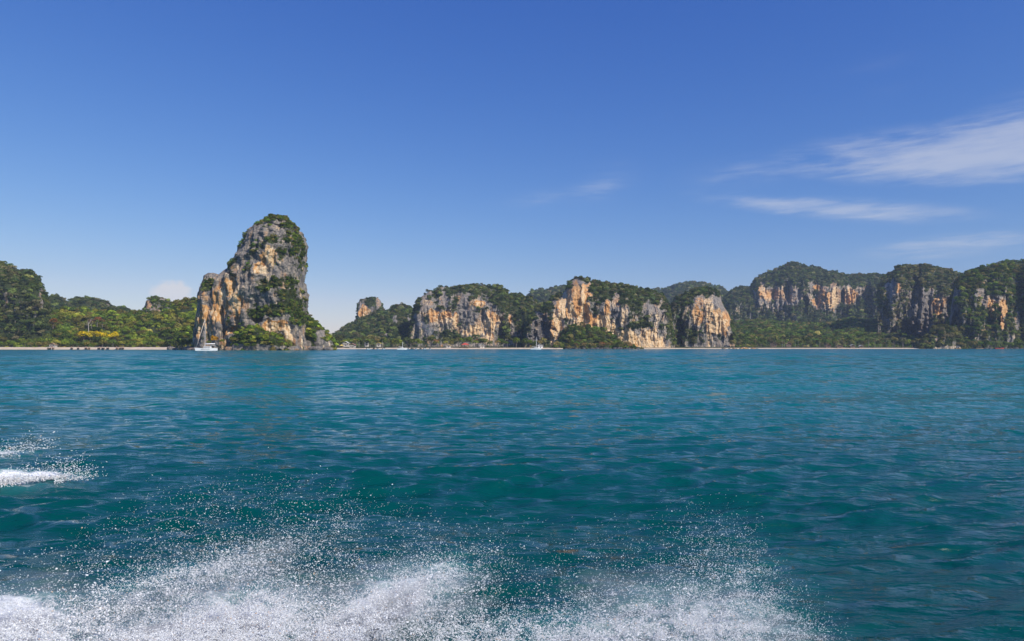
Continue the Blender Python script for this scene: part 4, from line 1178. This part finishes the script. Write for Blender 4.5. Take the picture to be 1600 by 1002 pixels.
def yacht(px, Y, label, L=10.0, mast=13.0, rz=0.2):
    e = empty('sailing_yacht', (wx(px, Y), Y, 0), rz)
    tag(e, label, 'sailboat', 'moored sailing yachts')
    bm = bmesh.new(); b_hull(bm, L, L * .3, 1.1, 0.7, 0.3); part('hull', bm, WHITE, e)
    bm = bmesh.new(); b_box(bm, (0.2, 0, 1.35), (L * .4, L * .18, 0.55), 0.15); part('cabin', bm, WHITE, e)
    bm = bmesh.new(); b_rod(bm, (0.6, 0, 1.0), (0.6, 0, mast), 0.16, 0.12); part('mast', bm, WHITE, e)
    bm = bmesh.new(); b_rod(bm, (0.6, 0, 2.3), (-L * .38, 0, 2.4), 0.18, 0.13); part('boom', bm, ALU, e)
    bm = bmesh.new(); b_rod(bm, (L * .48, 0, 1.3), (0.6, 0, mast - .5), 0.06, n=5); part('forestay', bm, ROPE, e)
yacht(628, 560, 'small white yacht off the middle beach, nearer the tower', 7.5, 6.5)
yacht(837, 600, 'white yacht with a tall bare mast before the white house', 9.0, 11.0, 0.1)

def longtail(px, Y, label, dark, rz):
    e = empty('longtail_boat', (wx(px, Y), Y, 0.35), rz)
    tag(e, label, 'boat', 'longtail boats on the left beach')
    L = 8.5
    bm = bmesh.new(); b_hull(bm, L, 1.9, 0.75, 0.8, 1.6, stern=0.6); part('hull', bm, WOODD if dark else WOODL, e)
    bm = bmesh.new(); b_rod(bm, (L * .50, 0, .9), (L * .62, 0, 2.4), 0.16, 0.08); bw = part('bow_post', bm, WOODL, e)
    bm = bmesh.new(); b_rod(bm, (L * .56, 0, 1.6), (L * .58, 0, 1.95), 0.2, 0.2); part('ribbon', bm, REDC, bw)
    bm = bmesh.new()
    n = 6
    ring = []
    for i in range(n + 1):
        a = math.pi * (i / n); y = -0.95 * math.cos(a); z = 2.0 + 0.28 * math.sin(a)
        ring.append([bm.verts.new((-2.6, y, z)), bm.verts.new((1.6, y, z)), bm.verts.new((1.6, y, z + .06)), bm.verts.new((-2.6, y, z + .06))])
    for a, b in zip(ring, ring[1:]):
        for k in range(4): bm.faces.new((a[k], a[(k + 1) % 4], b[(k + 1) % 4], b[k]))
    bm.faces.new(ring[0]); bm.faces.new(ring[-1][::-1])
    cp = part('canopy', bm, CANVAS, e)
    for sx in (-2.4, 1.4):
        for s in (-.85, .85):
            bm = bmesh.new(); b_rod(bm, (sx, s, .6), (sx, s, 2.05), 0.05, n=6); part('post', bm, WOODL, e)
    bm = bmesh.new(); b_box(bm, (-L * .48, 0, 1.15), (0.9, 0.5, 0.5), 0.08); b_rod(bm, (-L * .5, 0, 1.0), (-L * .9, 0, 0.25), 0.05, n=6); part('engine', bm, WINDOWM, e)
for i, px in enumerate((77, 83, 112, 122, 134, 139, 154.5, 161, 168.5, 183, 188, 192)):
    longtail(px, 561 + (i * 7 % 3) * 0.8 - 2, ['leftmost', 'second from left', 'third from left', 'fourth from left', 'fifth from left', 'sixth from left', 'seventh from left', 'eighth from left', 'ninth from left', 'tenth from left', 'second from right', 'rightmost'][i] + ' of the dark longtail boats drawn up on the left beach', i % 4 != 1, math.radians(121 + (i * 37 % 20 - 10)))

def hut(px, Y, gz, w, h, roofm, wallm, label, rz=0.0, style='gable'):
    e = empty('beach_hut', (wx(px, Y), Y, gz), rz)
    tag(e, label, 'hut')
    d = w * 0.8
    if style == 'gable':
        bm = bmesh.new(); b_box(bm, (0, 0, h * .3 - .5), (w, d, h * .6 + 1.0)); wl = part('wall', bm, wallm, e)
        bm = bmesh.new()
        o = w * .12
        pr = [(-w / 2 - o, h * .56), (0, h), (w / 2 + o, h * .56), (w / 2 + o, h * .56 + .15), (0, h + .18), (-w / 2 - o, h * .56 + .15)]
        f = [bm.verts.new((x, -d / 2 - o, z)) for x, z in pr]; bk = [bm.verts.new((x, d / 2 + o, z)) for x, z in pr]
        for k in range(6): bm.faces.new((f[k], f[(k + 1) % 6], bk[(k + 1) % 6], bk[k]))
        bm.faces.new((f[0], f[1], f[4], f[5])); bm.faces.new((f[1], f[2], f[3], f[4])); bm.faces.new((bk[1], bk[0], bk[5], bk[4])); bm.faces.new((bk[2], bk[1], bk[4], bk[3]))
        bmesh.ops.recalc_face_normals(bm, faces=bm.faces)
        part('roof', bm, roofm, e)
        bm = bmesh.new(); b_box(bm, (0, -d / 2 - .02, 1.0), (0.95, 0.08, 2.0)); part('door', bm, WOODD, e)
        for s in (-1, 1):
            bm = bmesh.new(); b_box(bm, (s * w * .3, -d / 2 - .02, 1.35), (w * .18, 0.08, 0.9)); part('window', bm, WINDOWM, e)
    else:      # open pavilion: posts and a hipped roof
        bm = bmesh.new()
        r = bmesh.ops.create_cone(bm, segments=4, radius1=w * .75, radius2=w * .12, depth=h * .42, cap_ends=True)
        bmesh.ops.rotate(bm, cent=(0, 0, 0), matrix=__import__('mathutils').Matrix.Rotation(math.pi / 4, 3, 'Z'), verts=bm.verts)
        bmesh.ops.translate(bm, vec=(0, 0, h * .8), verts=bm.verts)
        part('roof', bm, roofm, e)
        for sx in (-1, 1):
            for sy in (-1, 1):
                bm = bmesh.new(); b_rod(bm, (sx * w * .42, sy * w * .42, -.6), (sx * w * .42, sy * w * .42, h * .62), 0.09, n=6); part('post', bm, WOODL, e)
        bm = bmesh.new(); b_box(bm, (0, 0, 0.25), (w * .9, w * .9, 0.2)); part('floor', bm, WOODL, e)
hut(83.5, 584, 2.0, 4.4, 3.6, THATCH, WALLC, 'small tan hut among the trees behind the left beach')
hut(534, 668, 1.6, 3.2, 3.0, YELC, WALLC, 'yellow roofed open pavilion at the left end of the middle beach', 0, 'hip')
hut(541, 682, 3.2, 5.0, 4.4, WHITER, WALLC, 'pale roofed hut at the left end of the middle beach')
hut(551, 674, 1.6, 5.4, 4.0, PINKR, WALLC, 'dull red roofed hut just right of the pale roofed hut')
hut(573, 690, 3.5, 4.0, 4.2, WHITER, WALLC, 'small pale hut half hidden in the trees of the middle beach', 0.3)
hut(592, 690, 3.2, 4.0, 3.8, YELC, WALLC, 'yellow roofed hut among trees of the middle beach, left of the small yacht')
hut(701, 686, 1.8, 4.2, 3.0, YELC, WALLC, 'low yellow roofed hut left of the red pavilion')
hut(727, 684, 1.6, 7.6, 4.6, REDC, WALLC, 'red roofed pavilion on the middle beach', 0, 'hip')
hut(753, 687, 1.6, 4.4, 3.6, WHITER, WALLC, 'small white roofed hut right of the red pavilion', 0.2)
hut(844, 688, 1.2, 4.6, 4.0, WHITER, WHITE, 'white house with dark windows behind the tall masted yacht', 0.1)
hut(1209, 764, 3.0, 5.5, 4.0, PINKR, WALLD, 'pinkish roofed bungalow in the palm grove, left of its twin', -0.3)
hut(1232, 764, 3.4, 5.2, 3.8, PINKR, WALLD, 'second pinkish roofed bungalow in the palm grove', -0.2)
hut(1294, 762, 1.6, 4.6, 3.6, PINKR, WALLD, 'brown red roofed hut behind the right beach, left of the thatched one', -0.3)
hut(1312, 760, 1.5, 6.0, 3.6, THATCH, WALLD, 'wide thatched hut behind the right beach', -0.3)
hut(1332, 761, 1.8, 4.4, 3.2, WHITER, WALLD, 'white roofed hut behind the right beach', -0.3)
hut(1345, 760, 1.4, 3.6, 2.8, WHITER, WALLD, 'small grey white hut right of the white roofed hut', -0.2)
hut(1448, 756, 1.4, 9.0, 3.6, REDC, WALLC, 'red roofed boathouse beside the round boulder', 0.2, 'hip')

def motorboat(px, Y, L, hullm, label, rz, top=None, group=None):
    e = empty('motorboat', (wx(px, Y), Y, 0), rz)
    tag(e, label, 'boat', group)
    bm = bmesh.new(); b_hull(bm, L, L * .3, L * .11, 0.9, 0.35); part('hull', bm, hullm, e)
    bm = bmesh.new(); b_box(bm, (L * .1, 0, L * .15), (L * .04, L * .22, L * .09)); part('windscreen', bm, WINDOWM, e)
    if top:
        bm = bmesh.new(); b_box(bm, (-L * .08, 0, L * .29), (L * .42, L * .26, 0.1), 0.03); tp = part('canopy', bm, top, e)
        for sx in (-.26, .1):
            for s in (-.11, .11):
                bm = bmesh.new(); b_rod(bm, (sx * L, s * L, L * .1), (sx * L, s * L, L * .29), 0.05, n=6); part('post', bm, ALU, e)
    bm = bmesh.new(); b_box(bm, (-L * .53, 0, L * .1), (L * .06, L * .06, L * .14), 0.04); part('outboard_motor', bm, WINDOWM, e)
for i, (px, c) in enumerate(((576, 1), (584, 0), (590, 1), (600, 1), (638, 1), (644, 0), (650, 1), (657, 0), (664, 1), (672, 1))):
    motorboat(px, 655 + (i % 3) * 4 - 2, 6.5, WHITE if c else WOODL, 'small ' + ('white' if c else 'brown') + ' motorboat moored in the row along the middle beach', math.radians(70 + i * 23 % 60), None, ('white' if c else 'brown') + ' motorboats at the middle beach')
motorboat(1497, 735, 8.0, WOODL, 'brown boat with a pale canopy at the foot of the round boulder', 0.3, WHITER)
motorboat(1530, 742, 9.0, WOODL, 'brown boat with a red canopy under the right headland', 0.1, REDC)
motorboat(1561, 742, 10.0, REDC, 'low red boat under the headland near the right edge', 0.05)

# loose rocks at the waterline
def rocks(key, items, label, group, dark_and_shade=0.9, warm=0.2):
    g = np.random.default_rng(key)
    for i, (px, Y, r) in enumerate(items):
        bm = bmesh.new(); bmesh.ops.create_icosphere(bm, subdivisions=2, radius=1.0)
        pv = np.array([v.co[:] for v in bm.verts]); k = 1 + 0.3 * fbm(pv * 1.2, 2, off=key + i * 5.3)
        for v, kk in zip(bm.verts, k): v.co = v.co * kk
        bmesh.ops.scale(bm, vec=(r * g.uniform(1.1, 2.0), r, r * g.uniform(.6, .9)), verts=bm.verts)
        me = bpy.data.meshes.new('shore_rock'); bm.to_mesh(me); bm.free()
        for q in me.polygons: q.use_smooth = True
        me.materials.append(ROCK)
        o = bpy.data.objects.new('shore_rock', me); COL.objects.link(o); o.location = (wx(px, Y), Y, r * .2)
        for nm, vl in (('veg', 0.0), ('stain', g.uniform(0, warm)), ('cream', g.uniform(0, warm)), ('dark_and_shade', dark_and_shade)):
            a = me.attributes.new(nm, 'FLOAT', 'POINT'); a.data.foreach_set('value', np.full(len(me.vertices), vl, np.float32))
        tag(o, label, 'rock', group)
rocks(5, [(1131, 728, 1.3), (1140, 727, 1.1), (1147, 726, 1.5), (1152, 727, .9), (1158, 728, 1.5), (1163, 729, 2.2), (1169, 729, 1.1), (1177, 731, 1.6), (1183, 732, 1.0)], 'tan rock lying at the water below the cream cliff', 'rocks below the cream cliff', 0.0, 0.7)
rocks(6, [(x, 682 + (i % 3) * 2, 1.0 + (i * 7 % 5) * .25) for i, x in enumerate(range(884, 1000, 7))], 'dark rock at the water foot of the wooded mound', 'rocks at the mound foot')
rocks(7, [(x, 748 + (i % 3) * 3, 0.8 + (i * 7 % 5) * .22) for i, x in enumerate(range(1452, 1606, 8))], 'dark rock along the waterline from round boulder to the right edge', 'rocks under the right headland')

def ordinals(group, noun):
    """alike things in a row are told apart by their order"""
    W = ['leftmost', 'second', 'third', 'fourth', 'fifth', 'sixth', 'seventh', 'eighth', 'ninth', 'tenth', 'eleventh', 'twelfth', 'thirteenth', 'fourteenth', 'fifteenth', 'sixteenth',
         'seventeenth', 'eighteenth', 'nineteenth', 'twentieth', 'twenty-first', 'twenty-second']
    L = sorted([o for o in COL.objects if o.parent is None and o.get('group') == group], key=lambda o: o.location.x / o.location.y)
    for k, o in enumerate(L):
        w = 'rightmost' if k == len(L) - 1 else (W[0] if k == 0 else W[k] + ' from left')
        o['label'] = w + ' of the ' + noun
ordinals('rocks below the cream cliff', 'tan rocks at the water below the cream cliff')
ordinals('rocks at the mound foot', 'dark rocks at the water foot of the wooded mound')
ordinals('rocks under the right headland', 'dark waterline rocks between round boulder and right edge')
ordinals('yellowish trees at the foot of the mound', 'yellowish trees along the water foot of the mound')
ordinals('dry trees behind the middle beach', 'brown dry trees behind the middle beach')
ordinals('yellow flowering trees', 'bright yellow flowering trees above the left beach')
ordinals('white motorboats at the middle beach', 'small white motorboats along the middle beach')
ordinals('brown motorboats at the middle beach', 'small brown motorboats along the middle beach')
ordinals('trees in front of the tower foot', 'shrubby trees on the scree in front of the tower')
ordinals('palms at the middle beach', 'coconut palms at the left end of the middle beach')

# ------------------------------------------------------------------ smoke over the middle beach
def smoke():
    m, t = mat('thin_smoke')
    out = t.n('ShaderNodeOutputMaterial')
    v = t.n('ShaderNodeVolumePrincipled', ins={'Color': (0.75, 0.86, 1.0, 1), 'Density': 0.022})
    t.t.links.new(v.outputs[0], out.inputs['Volume'])
    V0, F0 = [], []
    bm = bmesh.new()
    for (px, py, rx, rz) in ((676, 527, 5, 7), (671, 518, 7, 7), (664, 511, 9, 6), (658, 506, 8, 4)):
        r = bmesh.ops.create_icosphere(bm, subdivisions=3, radius=1.0)
        pv = np.array([v_.co[:] for v_ in r['verts']]); k = 1 + 0.3 * fbm(pv * 1.5, 3, off=px)
        Y = 722
        for v_, kk in zip(r['verts'], k):
            c = v_.co * kk
            v_.co = (wx(px, Y) + c.x * rx / F * Y, Y + c.y * 4.5, wz(py, Y) + c.z * rz / F * Y)
    me = bpy.data.meshes.new('smoke'); bm.to_mesh(me); bm.free(); me.materials.append(m)
    o = bpy.data.objects.new('smoke', me); COL.objects.link(o)
    tag(o, 'thin bluish smoke drifting over the trees of the middle beach', 'smoke', kind='stuff')
smoke()

# ------------------------------------------------------------------ spray thrown up by the boat
def spray():
    m, t = mat('spray_water')
    out = t.n('ShaderNodeOutputMaterial')
    tint = t.n('ShaderNodeAttribute', attribute_name='tint', attribute_type='INSTANCER').outputs['Color']
    b = t.n('ShaderNodeBsdfPrincipled', ins={'Base Color': tint, 'Roughness': 0.25, 'IOR': 1.333})
    t.t.links.new(b.outputs[0], out.inputs[0])
    lib = bpy.data.collections.new('drop_library')
    for k, sc in enumerate(((1, 1, 1), (1.25, 0.9, 0.85), (1.7, 0.8, 0.75))):
        bm = bmesh.new(); bmesh.ops.create_icosphere(bm, subdivisions=1, radius=1.0)
        for v in bm.verts: v.co = Vector((v.co.x * sc[0], v.co.y * sc[1], v.co.z * sc[2])) * random.uniform(.85, 1.15)
        me = bpy.data.meshes.new('drop_shape'); bm.to_mesh(me); bm.free(); me.materials.append(m)
        for q in me.polygons: q.use_smooth = True
        o = bpy.data.objects.new('drop_shape_%02d' % k, me); lib.objects.link(o)
    ng = scatter_group('drop_scatter', lib)
    g = np.random.default_rng(909)
    def gauss(px, py, c):
        x0, y0, sx, sy, a, w = c
        ca, sa = math.cos(math.radians(a)), math.sin(math.radians(a))
        u = ((px - x0) * ca - (py - y0) * sa) / sx; v = ((px - x0) * sa + (py - y0) * ca) / sy
        return w * np.exp(-0.5 * (u * u + v * v))
    topx = [-80, 0, 100, 200, 300, 400, 500, 600, 720, 850, 1000, 1080, 1150, 1220, 1290, 1330, 1360]
    topy = [880, 850, 800, 745, 715, 690, 705, 735, 765, 790, 775, 745, 765, 830, 900, 950, 1005]
    core = SPRAY_CORE
    def dens(px, py):
        tp = np.interp(px, topx, topy)
        f = np.clip((py - tp) / 270, 0, 1.1)
        d = 0.022 * sstep(0, .3, f) + 0.42 * f ** 2.2
        q = np.stack([px, py, 0 * px], -1)
        d *= 0.55 + 0.75 * np.clip(0.5 + fbm(q / np.array([70, 45, 1]) + 2.2, 2), 0, 1.3)
        d *= np.where(px > 700, 0.85 - 0.45 * np.exp(-((px - 830) / 110) ** 2), 1.0)
        tex = np.clip(0.65 + 0.9 * fbm(q / np.array([24, 15, 1]) + 5.2, 3), 0.05, 2) * (f > 0)
        for c in core: d = d + gauss(px, py, c) * tex
        return d * np.where(px > 1200, sstep(0, .5, f), 1)
    N = 2000000
    px, py = g.uniform(-70, 1370, N), g.uniform(680, 1040, N)
    keep = g.uniform(0, 2.6, N) < dens(px, py)
    px, py = px[keep], py[keep]
    n = len(px)
    ymax = (CH - 0.02) / ((py - HY) / F)
    yy = np.minimum(3.4 + (np.minimum(ymax, 8.5) - 3.4) * g.uniform(0, 1, n) ** 0.6, ymax)
    hgt = np.clip((py - np.interp(px, topx, topy)) / 200, 0, 1)
    r = np.clip(0.43 * np.exp(g.normal(0, 0.42, n)), 0.2, 1.7) * (0.62 + 0.38 * hgt)
    big = (px < 170) & (py > 860) & (g.uniform(size=n) < 0.08); r[big] *= 2.3
    P = np.stack([wx(px, yy), yy, wz(py, yy)], -1)
    # two breaking lips of the wake on the left
    def lip(n2, x0, x1, y0, y1, th, up):
        u = g.uniform(0, 1, n2) ** 1.5
        a = x0 + (x1 - x0) * u
        base = y0 + (y1 - y0) * u
        loose = g.uniform(size=n2) < up
        bq = base + np.where(loose, -np.abs(g.normal(0, 15, n2)) * (0.4 + u * 0.8), g.normal(0, th, n2) * (1.15 - u))
        a = a + np.where(loose, g.uniform(0, 45, n2), 0)
        yv = (CH - 0.03) / ((np.maximum(base, bq) - HY) / F)
        return np.stack([wx(a, yv), yv, np.maximum(wz(bq, yv), 0.0) + g.uniform(0, .03, n2)], -1), yv
    A = [lip(4500, -60, 52, 728, 713, 4.2, .45), lip(5500, -60, 105, 760, 745, 4.4, .40), lip(500, 85, 130, 752, 748, 3, .5)]
    P = np.vstack([P] + [a[0] for a in A])
    yy = np.concatenate([yy] + [a[1] for a in A])
    r = np.concatenate([r, np.clip(0.55 * np.exp(g.normal(0, .3, len(yy) - n)), .3, 1.3)])
    n = len(P)
    R = r * yy / F
    tint = np.array([0.93, 0.94, 0.95]) * g.uniform(0.55, 1.0, (n, 1))
    warm = g.uniform(size=n) < 0.02
    tint[warm] *= (0.9, 0.62, 0.42)  # orange reflection of the cliff painted into a few drops
    sc = np.stack([R, R, R], -1)
    rot = np.stack([g.normal(0, .3, n), g.normal(0, .35, n), g.normal(0, .4, n)], -1)
    o = scatter('sea_spray', P, sc, rot, g.integers(0, 3, n), tint, ng, [m])
    tag(o, 'white spray droplets thrown up by the boat in the foreground', 'spray', kind='stuff')
    print('drops', n)
spray()

def mist(bursts, density, grow, thick, seed, label):
    m, t = mat('fine_mist')
    out = t.n('ShaderNodeOutputMaterial')
    v = t.n('ShaderNodeVolumePrincipled', ins={'Color': (0.97, 0.98, 1.0, 1), 'Density': density})
    t.t.links.new(v.outputs[0], out.inputs['Volume'])
    bm = bmesh.new()
    for i, (px, py, sx, sy, a, w) in enumerate(bursts):
        Y = 5.35
        py = min(py, 992)
        r = bmesh.ops.create_icosphere(bm, subdivisions=5, radius=1.0)
        pv = np.array([q.co[:] for q in r['verts']]); k = 1 + 0.42 * fbm(pv * 1.7, 4, off=seed + i * 3.3)
        ca, sa = math.cos(math.radians(a)), math.sin(math.radians(a))
        for q, kk in zip(r['verts'], k):
            c = q.co * kk
            u, w_ = c.x * sx * grow, c.z * sy * grow
            x, z = u * ca - w_ * sa, u * sa + w_ * ca
            q.co = (wx(px, Y) + x / F * Y, Y + c.y * thick, wz(py, Y) + z / F * Y)
    me = bpy.data.meshes.new('spray_mist'); bm.to_mesh(me); bm.free(); me.materials.append(m)
    o = bpy.data.objects.new('spray_mist', me); COL.objects.link(o)
    md = o.modifiers.new('merge', 'REMESH'); md.mode = 'VOXEL'; md.voxel_size = 0.018
    tag(o, label, 'mist', kind='stuff')
mist([c for c in SPRAY_CORE if c[5] >= 1.1], 3.2, 0.95, 0.22, 1.0, 'dense white bursts of spray at the bottom')
mist([(200, 965, 260, 42, 10, 1), (560, 960, 190, 48, 14, 1), (1090, 975, 190, 46, -10, 1), (330, 905, 120, 20, 18, 1), (10, 960, 90, 45, 0, 1)], 0.32, 1.1, 0.6, 7.0, 'soft thin mist hanging over the spray')

# ------------------------------------------------------------------ haze
def haze():
    m, t = mat('haze_air')
    out = t.n('ShaderNodeOutputMaterial')
    v = t.n('ShaderNodeVolumePrincipled', ins={'Color': (0.62, 0.78, 1.0, 1), 'Density': 0.0001, 'Anisotropy': 0.0})
    t.t.links.new(v.outputs[0], out.inputs['Volume'])
    bm = bmesh.new(); b_box(bm, (0, 1150, 143), (5200, 2600, 306))
    me = bpy.data.meshes.new('haze'); bm.to_mesh(me); bm.free(); me.materials.append(m)
    o = bpy.data.objects.new('haze', me); COL.objects.link(o)
    tag(o, 'thin blue haze over the bay', kind='stuff')
haze()
